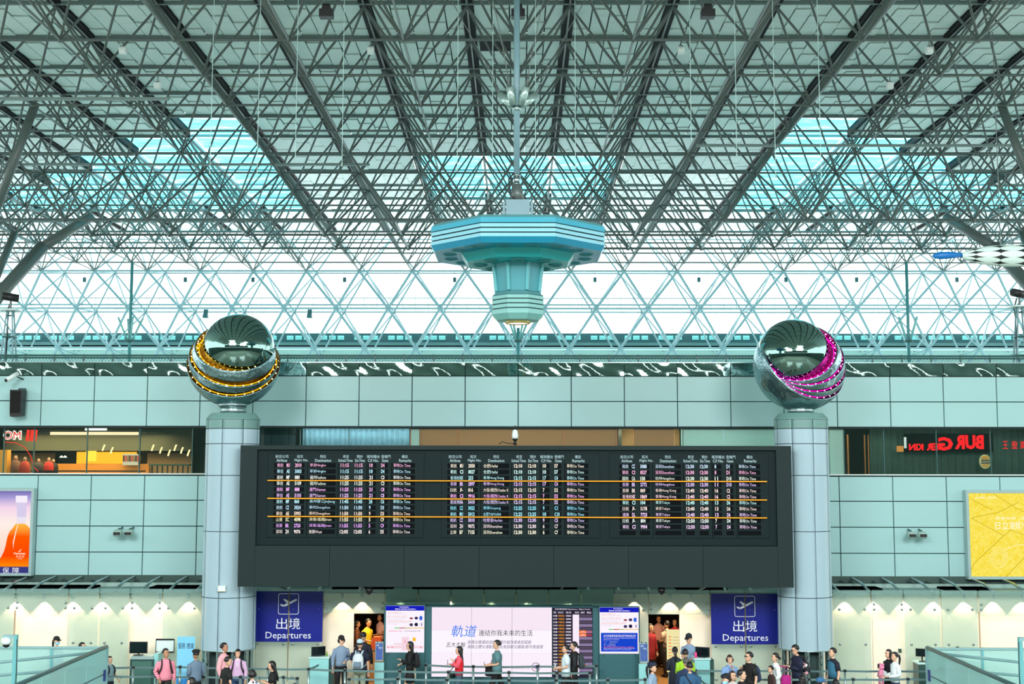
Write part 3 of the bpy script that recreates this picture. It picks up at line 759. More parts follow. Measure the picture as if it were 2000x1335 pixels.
for yl, yr in ((937.8, 940), (972.8, 976), (1008, 1011)):
    a = P(522.5, yl, BD-.01); c = P(1498, yr, BD-.01)
    MB().tube(a-board.location, c-board.location, .017, 6).build('orange_rope', mat('orange_rope', (240, 160, 20), .5, emit=.25, ecol=(240, 150, 20)), board)
for px in (700, 1100, 1380, 540): MB().tube((P(px, 1000, BD).x, .3, zlow), (P(px, 1000, BD).x, 1.6, zlow-.2), .03, 6).build('rear_stay', m_node, board)
# cctv on top of the board
p = P(1006, 868.3, 35.2); t = thing('dome_camera', 'white dome security camera standing on top of the black flight board', 'camera', p)
zq = lambda y: P(1006, y, 35.2).z - p.z
MB().tube((0,0,0), (0,0,zq(860)), .05, 8, r2=.03, caps=True).build('stem', m_black, t)
MB().lathe((0,0,0), [(.02, zq(838)), (.07, zq(841)), (.09, zq(850)), (.085, zq(856))], 14).build('housing', m_white, t)
MB().ball((0,0,zq(856)), .075, 12, 8).build('dome', m_black, t)
MB().lathe((0,0,0), [(.035, zq(838)), (.04, zq(833)), (.02, zq(831))], 10).build('cap', m_black, t)
MB().path([(0,0,.03), (-.2,0,.04), (-.35,0,.09), (-.45,0,.02)], .012, 5).build('cable', m_black, t)
# ================================================================== SHOP WINDOWS IN THE WALL
win = struct('window_2', (0, WD, 0))
m_pane = glassmat('shop_glass', (240, 248, 244), .08); m_paneg = glassmat('gold_film_glass', (190, 160, 110), .28, .35, (206, 176, 124), .05)
m_panef = glassmat('frosted_shop_glass', (190, 230, 220), .1, .55, (190, 226, 214), .1)
xs = lambda x: P(x, 880, WD).x
def pane(xa, xb, m, nm='glass_pane'):
    MB().box((xs(xa)+.01, .10, zC+.035), (xs(xb)-.01, .115, zB-.05)).build(nm, m, win)
for xa, xb in ((-60, 5), (5, 64), (64, 168), (168, 271), (271, 374), (374, 404)): pane(xa, xb, m_pane)
for xa, xb in ((504, 585), (585, 680), (680, 800)): pane(xa, xb, m_pane)
pane(801, 819, m_panef)
for xa, xb in ((820, 894), (894, 1100), (1100, 1205)): pane(xa, xb, m_paneg)
pane(1205, 1238, m_pane); pane(1238, 1318, m_paneg); pane(1318, 1334, m_pane)
for xa, xb in ((1336, 1414), (1414, 1520), (1622, 1650)): pane(xa, xb, m_panef)
for xa, xb in ((1651, 1728), (1728, 1831), (1831, 1937), (1937, 2060)): pane(xa, xb, m_pane)
for x in (5, 64, 168, 271, 374, 585, 680, 801, 820, 894, 1100, 1205, 1335, 1650, 1728, 1831, 1937):
    MB().box((xs(x)-.012, .07, zC+.035), (xs(x)+.012, .14, zB-.05)).build('mullion', m_rail if x < 800 or x > 1300 else mat('bronze', (150, 100, 50), .4), win)
# rooms behind
m_roomd = mat('shop_dark_wall', (62, 66, 58), .8); m_roomb = mat('shop_brown_wall', (176, 138, 92), .7)
b = MB().box((-22, 4.2, zC-.5), (22, 4.3, zB+.5)).box((-22, .5, zC-.6), (22, 4.2, zC-.5)).box((-22, .5, zB+.35), (22, 4.2, zB+.5))
for x in (-22, xs(404), xs(504), xs(1210), xs(1600), 21.9): b.box((x, .4, zC-.5), (x+.1, 4.2, zB+.5))
b.build('shop_room_shell', m_roomd, win)
MB().box((xs(504), .45, zC), (xs(572), .5, zB)).build('dark_partition', m_boardface, win)
MB().box((xs(820), .9, zC), (xs(1335), .95, zB)).build('brown_partition', m_roomb, win)
MB().box((xs(1336), .7, zC), (xs(1640), .75, zB)).build('pale_partition', m_wall, win)
def at(px, py, D): return P(px, py, D)
# restaurant, left
rest_ = thing('restaurant_counter', 'lit restaurant counter seen through the left shop windows', 'counter', P(170, 925, WD+3.2))
rl0 = rest_.location.copy()
def RP(px, py, dd=3.2): return P(px, py, WD+dd) - rl0
def rbox(name, xa, ya, xb, yb, m, dd=3.2, t=.1, parent=rest_):
    a = RP(xa, ya, dd); c = RP(xb, yb, dd); MB().box((a.x, a.y, c.z), (c.x, a.y+t, a.z)).build(name, m, parent)
rbox('back_counter', 105, 905, 290, 940, mat('counter_orange', (206, 130, 40), .4))
rbox('glowing_shelf', 150, 882, 265, 905, emis('amber_glow', (255, 170, 40), 1.9), 3.4)
rbox('glowing_sign', 168, 880, 186, 900, emis('amber_sign', (255, 190, 60), 2.2), 3.1)
rbox('white_shelf', 240, 886, 268, 908, emis('shelf_white', (255, 238, 200), .9), 3.0)
rbox('pillar', 0, 878, 12, 940, mat('amber_pillar', (206, 140, 50), .5, emit=.35), 1.5, .3)
rbox('wood_wall', 20, 884, 105, 925, m_roomb, 3.8); rbox('wood_wall', 288, 884, 376, 930, m_roomb, 3.6)
rbox('soffit', 12, 838, 376, 880, mat('soffit_grey', (88, 92, 78), .6), 3.0, .5)
rbox('light_cove', 98, 843, 270, 849, emis('cove_glow', (255, 222, 180), 1.6), 2.95, .04)
rbox('light_cove', 166, 834, 208, 840, emis('cove_white', (255, 255, 255), 1.6), 2.9, .04)
rbox('table_top', 60, 918, 270, 921, m_black, 1.2, .8); rbox('table_top', 290, 906, 370, 909, mat('table_green', (70, 110, 90), .4), 1.6, .8)
for x in range(296, 372, 10): rbox('table_leg', x, 909, x+1.5, 930, m_black, 1.7, .04)
for q, x in enumerate((296, 312, 328, 340, 353, 366, 200, 216)):
    y = 880+(q % 3)*5; a = RP(x, y, 2.2); MB().path([a, a+Vector((.03, 0, .10)), a+Vector((.07, 0, .2))], .03, 6).build('pendant_lamp', emis('pendant_warm', (255, 220, 160), 2.), rest_)
for x in (120, 127): a = RP(x, 893, 3.); MB().lathe(a, [(.02, .06), (.07, 0)], 10).build('small_lamp', emis('lamp_white', (255, 240, 210), 3), rest_)
for q in range(9):
    x = 240+q*4; rbox('bottle_row', x, 889, x+2.2, 901, mat('bottle_%d' % (q % 3), ((60, 40, 30), (160, 60, 40), (120, 90, 60))[q % 3], .4), 2.9, .06)
l = bpy.data.lights.new('restaurant_lamp', 'AREA'); l.energy = 230; l.size = 5; l.size_y = 1.5; l.shape = 'RECTANGLE'; l.color = (1, .72, .38); o = bpy.data.objects.new('restaurant_lamp', l); COL.objects.link(o); o.location = P(160, 845, WD+2)
m_redsign = emis('red_neon', (240, 50, 36), 1.6); m_redw = emis('neon_white', (255, 240, 232), 1.5)
sg = thing('red_letter_sign', 'glowing red letters with pale outline behind the leftmost shop window', 'sign', P(24, 860, WD+.6))
b = MB(); text_px(b, 'OM', 6, 42, 840, 859, WD+.60, bold=.06); b.v = [v-sg.location for v in b.v]; b.build('letter_outline', m_redw, sg)
b = MB(); text_px(b, 'OM', 8, 40, 842, 857, WD+.585, bold=-.0); b.v = [v-sg.location for v in b.v]; b.build('letters', m_redsign, sg)
for x in (53, 61, 68): a = P(x, 861, WD+.6)-sg.location; MB().path([a, a+Vector((.03, 0, .35))], .05, 8).build('red_bar', m_redsign, sg)
b = MB(); b.path([P(x, y, WD+.5)-sg.location for x, y in ((8, 863), (30, 864), (48, 872), (60, 890), (66, 912), (75, 920))], .012, 5); b.build('red_tube', m_redsign, sg)
for k, (x, yt, c) in enumerate(((48, 893, (190, 60, 40)), (30, 890, (120, 80, 60)), (95, 894, (200, 40, 30)), (75, 896, (60, 50, 50)), (104, 897, (30, 26, 26)))):
    a = P(x, 918, WD+1.5+k*.2); t = thing('diner', 'seated diner in %s behind the left shop window' % ('red shirt', 'brown jacket', 'scarlet jacket', 'grey top', 'black top')[k], 'person', a)
    hh = P(x, yt, a.y).z - a.z; b = MB(); b.path([(0,0,-.25), (0,0,hh*.3), (0,0,hh*.62), (0,0,hh*.72)], [(.16,.11), (.17,.11), (.13,.09), (.05,.05)], 10); b.build('body', mat('diner_%d' % k, c, .7), t)
    b = MB(); b.ball((0,0,hh*.86), hh*.16, 10, 8, (.85, .95, 1.1)); b.build('head', m_skin2, t)
    b = MB(); b.ball((0,.02,hh*.91), hh*.16, 10, 8, (.9, 1, .95)); b.build('hair', m_hair, t)
# curtains centre and right
def curtain(name, xa, xb, m, dd, lab, amp=.05, step=.16):
    a = P(xa, 925, WD+dd); c = P(xb, 835, WD+dd); t = link(name, None, label=lab, cat='curtain', loc=(a.x, a.y, a.z))
    n = int((c.x-a.x)/step); k = 0; per = max(1, n//12)
    b = MB(); b.smooth = True; pts = n*4
    for i in range(pts+1):
        x = (c.x-a.x)*i/pts; y = amp*math.sin(i*PI/2*1.03)
        b.v += [Vector((x, y, -.1)), Vector((x*1.0, y*.7, c.z-a.z+.15))]
    for i in range(pts): b.face(2*i, 2*i+2, 2*i+3, 2*i+1)
    b.build('drape', m, t)
    b = MB(); b.tube((0, 0, c.z-a.z+.16), (c.x-a.x, 0, c.z-a.z+.16), .02, 6); b.build('curtain_rail', m_steel, t)
curtain('window_curtain', 590, 800, mat('curtain_slate', (84, 118, 134), .7, noise=.3, nscale=6), .5, 'slate blue pleated curtain in the window above the board, left of centre')
curtain('window_curtain', 1700, 2010, mat('curtain_green', (46, 74, 66), .7, noise=.3, nscale=6), 1.0, 'dark green pleated curtain behind the right shop windows', .05, .22)
for q, (x, w) in enumerate(((1668, 3), (1704, 2), (1713, 2), (1722, 3))):
    o = MB().box((xs(x), .8+q*.1, zC), (xs(x+w), .9+q*.1, zB-.2)).build('copper_strip', mat('copper_strip', (170, 110, 60), .35, metal=.5), win)
red = emis('red_letters', (240, 20, 28), 1.7)
sg = thing('burger_sign_reflection', 'large reflected red shop lettering on a black band, right window', 'sign', P(1850, 870, WD+.5))  # a sign's reflection in the glass, modelled as glowing letters behind it
b = MB(); text_px(b, 'BUR', 1864, 1922, 849, 877, WD+.50, mirror=True, bold=.05); text_px(b, 'G', 1832, 1862, 853, 879.5, WD+.50, mirror=True, bold=.05); text_px(b, 'ER', 1809, 1832, 865, 879, WD+.50, mirror=True, bold=.05); text_px(b, 'KIN', 1775, 1804, 866, 879, WD+.50, mirror=True, bold=.05); b.v = [v-sg.location for v in b.v]; b.build('letters', red, sg)
b = MB(); text_px(b, '漢', 1992, 2006, 861, 876, WD+.5, mirror=True, bold=.03); text_px(b, '堡', 1975, 1988, 861, 876, WD+.5, mirror=True, bold=.03); text_px(b, '王', 1958, 1969, 861, 876, WD+.5, mirror=True, bold=.03); b.v = [v-sg.location for v in b.v]; b.build('small_letters', red, sg)
a = P(1766, 846, WD+.7)-sg.location; c = P(1940, 882, WD+.7)-sg.location; MB().box((a.x, a.y, c.z), (c.x, a.y+.05, a.z)).build('sign_band', m_void, sg)
a = P(1768, 864, WD+.5)-sg.location; MB().cbox(a, (.06, .05, .34)).build('white_tube', emis('tube_white', (240, 250, 245), 1.), sg)
a = P(1758, 876, WD+.5)-sg.location; MB().cbox(a, (.2, .04, .18)).build('orange_label', emis('label_orange', (240, 160, 80), .9), sg)
sg = thing('round_logo_reflection', 'small round burger logo reflected low in the right window', 'sign', P(1924, 901, WD+.48))  # also a reflection in the glass, modelled as a solid disc
b = MB(); 
for zz0, hh_, m in ((.07, .5, 0),): pass
def disc(mb, c, rx, rz, y, n=20, half=0):
    k = len(mb.v); pts = [(c[0]+rx*math.cos(2*PI*i/n), c[1]+rz*math.sin(2*PI*i/n)) for i in range(n)]
    if half > 0: pts = [p_ for p_ in pts if p_[1] >= c[1]-1e-6]
    if half < 0: pts = [p_ for p_ in pts if p_[1] <= c[1]+1e-6]
    mb.prism(pts, y, y+.03)
b = MB(); disc(b, (0, 0), .18, .22, 0); b.build('logo_disc', mat('logo_cream', (214, 196, 150), .5), sg)
b = MB(); disc(b, (0, .08), .12, .10, -.02, half=1); disc(b, (0, -.09), .12, .08, -.02, half=-1); b.build('logo_bun', mat('logo_bun', (226, 150, 40), .5), sg)
b = MB(); text_in(b, 'BURGER', -.13, .13, .01, .06, -.025, mirror=True, bold=.05); text_in(b, 'KING', -.13, .13, -.07, -.01, -.025, mirror=True, bold=.05); b.build('logo_text', mat('logo_dark', (60, 40, 40), .5), sg)
for xa_, xb_, e_, c_ in ((585, 815, 36, (.9, 1, 1)), (820, 1330, 70, (1, .85, .62)), (1700, 2000, 14, (.9, 1, .95)), (1640, 1700, 6, (1, .7, .4)), (1336, 1600, 14, (.95, 1, 1))):  # unseen fill lights added to brighten what shows behind the panes
    l = bpy.data.lights.new('window_fill', 'AREA'); l.shape = 'RECTANGLE'; l.size = xs(xb_)-xs(xa_); l.size_y = .05; l.energy = e_; l.color = c_
    o = bpy.data.objects.new('window_fill', l); COL.objects.link(o); o.location = ((xs(xa_)+xs(xb_))/2, WD+.26, zB-.075); o.rotation_euler = (math.radians(20), 0, 0)
# ================================================================== WALL FITTINGS
p = P(34, 787, WD-.35); t = thing('wall_speaker', 'long black loudspeaker mounted on the wall at far left', 'speaker', p)
MB().prism([(-.18, .40), (.19, .40), (.17, -.38), (-.13, -.42), (-.16, -.36)], -.16, .2).build('cabinet', m_black, t)
MB().box((-.15, -.17, -.3), (.15, -.16, .36)).build('grille', mat('speaker_grille', (10, 10, 10), .9), t)
MB().tube((0, .1, .4), (0, .36, .46), .03, 6).cbox((.05, .2, .44), (.2, .1, .06)).build('bracket', m_rail, t)
p = P(26, 735, WD-.42); t = thing('bullet_camera', 'white bullet security camera below the mirror band at far left', 'camera', p)
MB().tube((-.12, -.2, -.12), (.12, .05, .10), .07, 12, caps=True).build('housing', m_white, t); MB().tube((.05, .0, .02), (.15, .42, -.06), .02, 6).build('bracket', m_black, t); MB().tube((-.13, -.21, -.13), (-.14, -.23, -.14), .05, 10, caps=True).build('lens', m_black, t)
def flood(px, py, lab):
    p = P(px, py, WD-.28); t = thing('wall_floodlight', lab, 'floodlight', p, group='paired oval floodlights on the wall')
    b = MB(); b.path([(-.13, -.12, 0), (-.10, -.12, 0), (.10, -.12, 0), (.13, -.12, 0)], [(.05, .05), (.12, .09), (.12, .09), (.05, .05)], 14); b.build('housing', mat('flood_grey', (150, 180, 170), .4), t)
    MB().cbox((0, -.20, -.01), (.2, .08, .08)).build('lens', m_black, t); b = MB(); b.tube((0, .0, .08), (.02, .26, .15), .03, 6); b.ball((0, .0, .1), .05, 8, 5); b.build('bracket', m_rail, t)
flood(232.5, 1040, 'leftmost oval floodlight of the pair on the wall, left of the left column'); flood(254, 1040, 'second oval floodlight of the left pair, nearer the left column')
flood(1778, 1044, 'oval floodlight of the right pair, nearer the right column'); flood(1799, 1044, 'oval floodlight of the right pair, nearer the yellow poster')
# posters
def poster_frame(t, xa, xb, ya, yb, m):
    D = WD-.25; a = P(xa, yb, D)-t.location; c = P(xb, ya, D)-t.location; f = .09
    for q in ((a.x, c.x, c.z-f, c.z), (a.x, c.x, a.z, a.z+f), (a.x, a.x+f, a.z+f, c.z-f), (c.x-f, c.x, a.z+f, c.z-f)): MB().bbox_((q[0], -.04, q[2]), (q[1], .22, q[3]), .01).build('frame_side', m_steel2, t)
    return a.x+f, c.x-f, a.z+f, c.z-f
m_steel2 = mat('frame_aluminium', (170, 196, 196), .35, metal=.3)
t = thing('bottle_poster', 'backlit poster of an orange cognac bottle on the wall at far left', 'poster', P(20, 1040, WD-.25)); L0 = t.location.copy()
xa, xb, za, zb = poster_frame(t, -70, 68, 953, 1124, None)
def gradmat(name, stops, s, axis='Z', z0=0, z1=1):
    m = bpy.data.materials.new(name); m.use_nodes = True; nt = m.node_tree; nt.nodes.clear(); L = nt.links.new
    out = nt.nodes.new('ShaderNodeOutputMaterial'); e = nt.nodes.new('ShaderNodeEmission'); e.inputs[1].default_value = s
    tc = nt.nodes.new('ShaderNodeTexCoord'); sp = nt.nodes.new('ShaderNodeSeparateXYZ'); mr = nt.nodes.new('ShaderNodeMapRange'); mr.inputs[1].default_value = z0; mr.inputs[2].default_value = z1
    cr = nt.nodes.new('ShaderNodeValToRGB'); L(tc.outputs['Object'], sp.inputs[0]); L(sp.outputs[axis], mr.inputs[0]); L(mr.outputs[0], cr.inputs[0]); L(cr.outputs[0], e.inputs[0]); L(e.outputs[0], out.inputs[0])
    while len(cr.color_ramp.elements) < len(stops): cr.color_ramp.elements.new(.5)
    for el, (p_, c_) in zip(cr.color_ramp.elements, stops): el.position = p_; el.color = rgb(*c_)
    return m
MB().box((xa, 0, za), (xb, .05, zb)).build('print', gradmat('poster_sky', [(0, (230, 190, 200)), (.35, (255, 222, 205)), (.6, (255, 240, 232)), (.8, (245, 215, 235)), (.92, (170, 160, 215)), (1, (120, 110, 180))], 1.0, 'Z', za, zb), t)
pz = lambda x, y, d=0: ((P(x, y, WD-.25)-L0).x, (P(x, y, WD-.25)-L0).z)
MB().prism([pz(*q) for q in ((-30, 1106), (58, 1106), (59, 1034), (57, 1030), (53.5, 1025.5), (48, 1022), (31, 1022), (28, 1026.5), (24, 1032), (19, 1037.5), (16, 1044), (13.5, 1053), (11.5, 1064), (8, 1076), (2, 1088), (-10, 1098))], -.012, 0).build('bottle', gradmat('cognac', [(0, (255, 140, 10)), (.25, (255, 70, 0)), (.7, (255, 90, 0)), (1, (255, 190, 70))], 1.0, 'Z', pz(0, 1106)[1], pz(0, 1022)[1]), t)
MB().prism([pz(*q) for q in ((31, 1022), (33, 1010), (33, 1007), (51, 1007), (51, 1010), (49, 1022))], -.012, 0).build('bottle_neck', emis('neck_pale', (236, 228, 240), 1), t)
MB().prism([pz(*q) for q in ((33.5, 1009), (33.5, 981.5), (51.5, 981.5), (51, 1009))], -.02, 0).build('stopper_shank', emis('stop_lilac', (216, 206, 236), 1), t)
MB().prism([pz(*q) for q in ((31.5, 981), (31.5, 967.5), (53.5, 967.5), (53.5, 981))], -.03, 0).build('stopper', emis('stop_white', (246, 240, 250), 1), t)
MB().prism([pz(*q) for q in ((35, 1022), (36, 1022), (28, 1056), (26, 1071), (26, 1056))], -.02, -.012).build('glass_highlight', emis('hl', (255, 240, 230), 1), t)
MB().box((xa, -.014, za), (xb, 0, pz(0, 1106)[1])).build('caption_band', emis('caption_blue', (58, 60, 130), 1), t)
b = MB(); text_px(b, '保', 5, 17.5, 1107.5, 1118.5, WD-.27); text_px(b, '障', 24.5, 37, 1107.5, 1118.5, WD-.27); b.v = [v-L0 for v in b.v]; b.build('caption_text', emis('cap_white', (240, 240, 250), 1), t)
b = MB(); text_px(b, 'Hennessy', 27, 50, 1078, 1083.5, WD-.27, bold=.03); text_px(b, 'X.X.O', 31, 47, 1084, 1088, WD-.27, bold=.02); text_px(b, 'COGNAC', 34, 44, 1089.5, 1091.5, WD-.27); b.v = [v-L0 for v in b.v]; b.build('brand_text', emis('brand_pale', (255, 230, 190), 1), t)
b = MB(); b.path([(pz(x, y)[0], -.02, pz(x, y)[1]) for x, y in ((36.5, 1077), (40.5, 1076), (39, 1074), (42, 1072.5))], .012, 5); b.build('brand_emblem', emis('brand_pale', (255, 230, 190), 1), t)
t = thing('yellow_poster', 'backlit bright yellow poster on the wall at far right', 'poster', P(1950, 1040, WD-.25)); L0 = t.location.copy()
xa, xb, za, zb = poster_frame(t, 1891, 2070, 957, 1131, None)
def yel():
    m = bpy.data.materials.new('yellow_print'); m.use_nodes = True; nt = m.node_tree; nt.nodes.clear(); L = nt.links.new
    out = nt.nodes.new('ShaderNodeOutputMaterial'); e = nt.nodes.new('ShaderNodeEmission'); e.inputs[1].default_value = 1.
    tc = nt.nodes.new('ShaderNodeTexCoord'); n = nt.nodes.new('ShaderNodeTexNoise'); n.inputs['Scale'].default_value = 7; n.inputs['Detail'].default_value = 6; n.inputs['Distortion'].default_value = 2
    cr = nt.nodes.new('ShaderNodeValToRGB'); cr.color_ramp.elements[0].position = .35; cr.color_ramp.elements[0].color = rgb(246, 218, 52); cr.color_ramp.elements[1].position = .62; cr.color_ramp.elements[1].color = rgb(255, 236, 110)
    L(tc.outputs['Object'], n.inputs[0]); L(n.outputs[0], cr.inputs[0]); L(cr.outputs[0], e.inputs[0]); L(e.outputs[0], out.inputs[0]); return m
MB().box((xa, 0, za), (xb, .05, zb)).build('print', yel(), t)
b = MB()
for pts in (((1896, 974), (1938, 996)), ((1938, 962), (1985, 992), (2002, 1000)), ((1897, 1011), (1961, 1046)), ((1897, 1112), (1902, 1100), (1960, 1046), (1975, 1034), (2002, 1045)), ((1965, 1126), (2002, 1086)), ((1897, 1011), (1950, 1000), (1990, 980))):
    b.path([(pz(x, y)[0], -.004, pz(x, y)[1]) for x, y in pts], .012, 4)
b.build('crack_lines', emis('crack_olive', (205, 178, 30), 1), t)
b = MB()
for k in range(3): b.path([(pz(1951+(17-k*4)*math.cos(a*.35), 1088+(19-k*5)*math.sin(a*.35))[0], -.006, pz(1951, 1088+(19-k*5)*math.sin(a*.35))[1]) for a in range(19)], .012, 4)
b.path([(pz(x, y)[0], -.006, pz(x, y)[1]) for x, y in ((1962, 1074), (1978, 1066), (2002, 1062))], .02, 4); b.build('pale_swirl', emis('swirl_pale', (255, 238, 150), 1), t)
b = MB(); wt = lambda s, a_, c_, y0, y1, bo=.02: text_px(b, s, a_, c_, y0, y1, WD-.26, bold=bo)
wt('空中攝影｜齊柏林', 1904, 1946, 969, 973.5); wt('跟著台灣・飛', 1944, 2004, 1009, 1014); wt('日立', 1943.5, 1971, 1018, 1033, .05); wt('變頻', 1972, 1993, 1018, 1033, .05); wt('冷', 1994, 2010, 1018, 1033, .05)
b.v = [v-L0 for v in b.v]; b.build('print_text', emis('print_white', (255, 252, 225), 1.05), t)
# ================================================================== SMALL HANGING FITTINGS IN THE ROOF
for k, (px, lab) in enumerate(((638, 'left'), (1012, 'middle'), (1382, 'right'))):
    p = P(px, 22, 31.); t = thing('roof_floodlight', '%s black square floodlight hanging under the roof at the top edge' % lab, 'floodlight', p, group='black floodlights under the roof')
    MB().box((-.17, -.15, -.18), (.17, .1, .02)).build('lamp_housing', m_black, t); MB().prism([(-.12, .02), (.12, .02), (.09, .16), (-.09, .16)], -.1, .08).build('gear_box', m_black, t); MB().tube((0,0,.15), (0,0,5.2), .012, 5).build('drop_rod', m_node, t)
for k, (px, py, lab) in enumerate(((240, 97, 'far left'), (724, 97, 'left of centre'), (1330, 97, 'right of centre'), (1815, 97, 'far right'), (308, 166, 'second row left'), (1738, 166, 'second row right'))):
    D = 34.3 if py < 120 else 37; p = P(px, py, D); t = thing('pendant_floodlight', 'small pale box lamp hanging in the roof lattice, %s' % lab, 'lamp', p, group='pale box lamps in the roof lattice')
    MB().bbox_((-.09, -.1, -.11), (.09, .1, .07), .02).build('lamp_box', m_white, t); MB().tube((0,0,.07), (0,0,.3), .012, 5).cbox((0,0,.09), (.12, .1, .03)).build('hanger', m_node, t)
for k, (px, lab) in enumerate(((402, 'above the left sphere at its left'), (605, 'right of the left sphere'))):
    p = P(px, 614, 74); t = thing('truss_floodlight', 'small dark floodlight on the far truss %s' % lab, 'floodlight', p)
    MB().prism([(-.15, -.2), (.15, -.2), (.12, .05), (-.12, .05)], -.2, .1).build('housing', m_gut, t); MB().box((-.12, -.05, .05), (.12, .1, .3)).build('bracket', m_gut, t)
ORD = ('leftmost', 'second from left', 'third from left', 'fourth from left', 'fifth from left', 'sixth from left', 'seventh from left', 'eighth from left', 'ninth from left', 'tenth from left', 'second from right', 'rightmost')
for kq, px in enumerate((165, 362, 494, 673, 888, 1162, 1365, 1535, 1673, 1869)):
    p = P(px, 546, 73.6); t = thing('truss_sensor', 'tiny dark sensor hanging on the far white truss, %s' % ORD[kq], 'sensor', p, group='sensors hanging on the far truss')
    MB().bbox_((-.09, -.06, -.14), (.09, .06, .14), .02).build('sensor_box', m_gut, t); MB().tube((0,0,.14), (0,0,.45), .015, 4).build('hanger', m_gut, t)
for kq, (px, y1, py0) in enumerate(((413, 335, 0), (505, 345, 0), (580, 305, 0), (671, 320, 0), (896, 330, 0), (965, 312, 0), (1042, 330, 0), (1120, 325, 0), (1346, 270, 0), (1435, 303, 0), (1511, 342, 0), (1600, 350, 0))):
    p = P(px-3 if px < 1000 else px+4, y1, 30.5); q = P(px, -60, 30.5); q.x = p.x
    o = MB().tube((0,0,0), q-p, .009, 5).tube((0,0,-.06), (0,0,.02), .02, 6, caps=True).build('hanging_wire', mat('wire_pale', (170, 205, 200), .5)); o.location = p; o['label'] = 'thin pale vertical wire hanging from the roof, %s' % ORD[kq]; o['category'] = 'wire'; o['group'] = 'thin wires hanging from the roof'
for y, xa, xb, D, lab in ((193, -60, 330, 37.5, 'left, ending in the lattice'), (321, -60, 722, 47, 'left, low over the skylight'), (284, 1360, 2060, 44, 'right, low over the skylight')):
    a = P(xa, y, D); c = P(xb, y, D); o = MB().box((0, -.06, -.04), (c.x-a.x, .06, .04)).build('cable_tray', mat('tray_grey', (120, 142, 138), .5)); o.location = a; o['label'] = 'flat grey cable tray crossing the roof lattice at %s' % lab; o['category'] = 'cable tray'
# lattice light towers behind the wall at both ends
def tower(px, py_top, lab):
    D = 41.; base = P(px, 712, D); t = thing('light_tower', lab, 'tower', base); zt = P(px, py_top, D).z-base.z
    for k in range(4):
        a = PI/4+k*PI/2; MB().tube((.40*math.cos(a), .3*math.sin(a), 8.6-base.z), (.12*math.cos(a), .1*math.sin(a), zt), .03, 6).build('tower_leg', m_tubew, t)
    for z in (.3, .9, zt-.15): 
        b = MB(); w = .40-(.28)*(z/zt)
        for k in range(4): a = PI/4+k*PI/2; c = a+PI/2; b.tube((w*math.cos(a), w*.8*math.sin(a), z), (w*math.cos(c), w*.8*math.sin(c), z), .018, 5)
        b.build('tower_ring', m_rail, t)
    MB().box((-.3, -.3, zt), (.3, .3, zt+.04)).build('platform', m_white, t); MB().tube((0,0,zt), (0,0,zt+.35), .04, 8).build('stem', m_node, t)
    MB().tube((-.25, -.1, zt+.48), (.22, .1, zt+.42), .13, 12, caps=True).build('searchlight', m_black, t); b = MB(); b.path([(-.05,.1,zt+.3), (-.15,.1,zt), (-.1,.1,zt-.5), (-.12,.1,.1)], .02, 5); b.build('cable', m_black, t)
tower(16, 607, 'lattice light tower with a black searchlight at the far left wall top'); tower(1996, 600, 'lattice light tower at the far right edge of the wall top')
# ================================================================== GROUND FLOOR FRONT
GD = 37.0
m_glassp = glassmat('frosted_wall_glass', (248, 251, 248), .05, .17, (176, 216, 214), .25)
m_glassb = glassmat('frosted_strip_glass', (190, 220, 214), .08, .5, (150, 196, 190), .15)
front = struct('wall_front', (0, GD, 0))
gx = lambda x: P(x, 1240, GD).x
gz_ = lambda y: P(1000, y, GD).z
zT = gz_(1150.5)
# cream wall behind the glass with two door openings
CWY = .48; zD = P(1000, 1198, GD+CWY).z
cx_ = lambda x: P(x, 1240, GD+CWY).x
segs = [(-90, 132), (132, 252), (252, 392), (392, 500), (500, 631), (631, 691), (750, 1000), (1000, 1267), (1327, 1388), (1388, 1524), (1524, 1704), (1704, 1840), (1840, 2090)]
for xa, xb in segs: MB().box((cx_(xa)+.006, CWY, 0), (cx_(xb)-.006, CWY+.08, zT-.1)).build('cream_panel', m_cream, front)
for xa, xb in ((691, 750), (1267, 1327)): MB().box((cx_(xa), CWY, zD), (cx_(xb), CWY+.08, zT-.1)).build('door_head', m_cream, front)
MB().box((-19, .1, zT-.13), (19, 2.0, zT-.08)).build('canopy_top', mat('canopy_grey', (110, 140, 134), .7), front)
for xa, xb in ((-90, 70), (70, 160), (275, 370), (640, 760), (800, 1130), (1330, 1430), (1650, 1740), (1866, 1958)): MB().box((gx(xa), .7, zT-.08), (gx(xb), 1.5, zT-.02)).build('canopy_duct', m_void, front)
MB().box((-19, 1.98, zT-.5), (19, 2.1, zE+.1)).build('back_panel', mat('back_dark_grey', (60, 84, 78), .7), front)  # closes the opening behind the canopy in one even dark grey
MB().box((-19, 1.62, zT-.08), (19, 1.75, zT+.03)).build('canopy_ledge', mat('ledge_pale', (150, 180, 172), .6), front)
b = MB()
for x in range(-30, 2040, 12):
    a = P(x, 1140, GD+1.85); b.path([(a.x, a.y-GD, zT-.06), (a.x+R_.uniform(.05, .2), a.y-GD+.05, zT+R_.uniform(-.05, .12)), (a.x+.35, a.y-GD, zT-.05)], .02, 4)
b.build('cable_tangle', m_joint, front, kind='stuff')
for x in list(range(-50, 400, 54)) + list(range(1640, 2060, 61)) + [560, 620, 700, 1150, 1210, 1270, 1420, 1470]:
    a = P(x+(46 if x < 1012 else -46)*abs(x-1012)/880, 1128, WD-.06); a.z = zE+.02; a.x = P(x, 1150, GD).x*1.0 + (.02 if x < 1012 else -.02)
    a.x = gx(x); MB().path([(a.x, 0.03, zT-.04), (a.x, .9, zT+.12), (a.x, 1.93, zE+.05)], .035, 8).build('glass_strut', m_steel, front)
m_bolt = mat('bolt_steel', (150, 165, 165), .3, metal=.8)
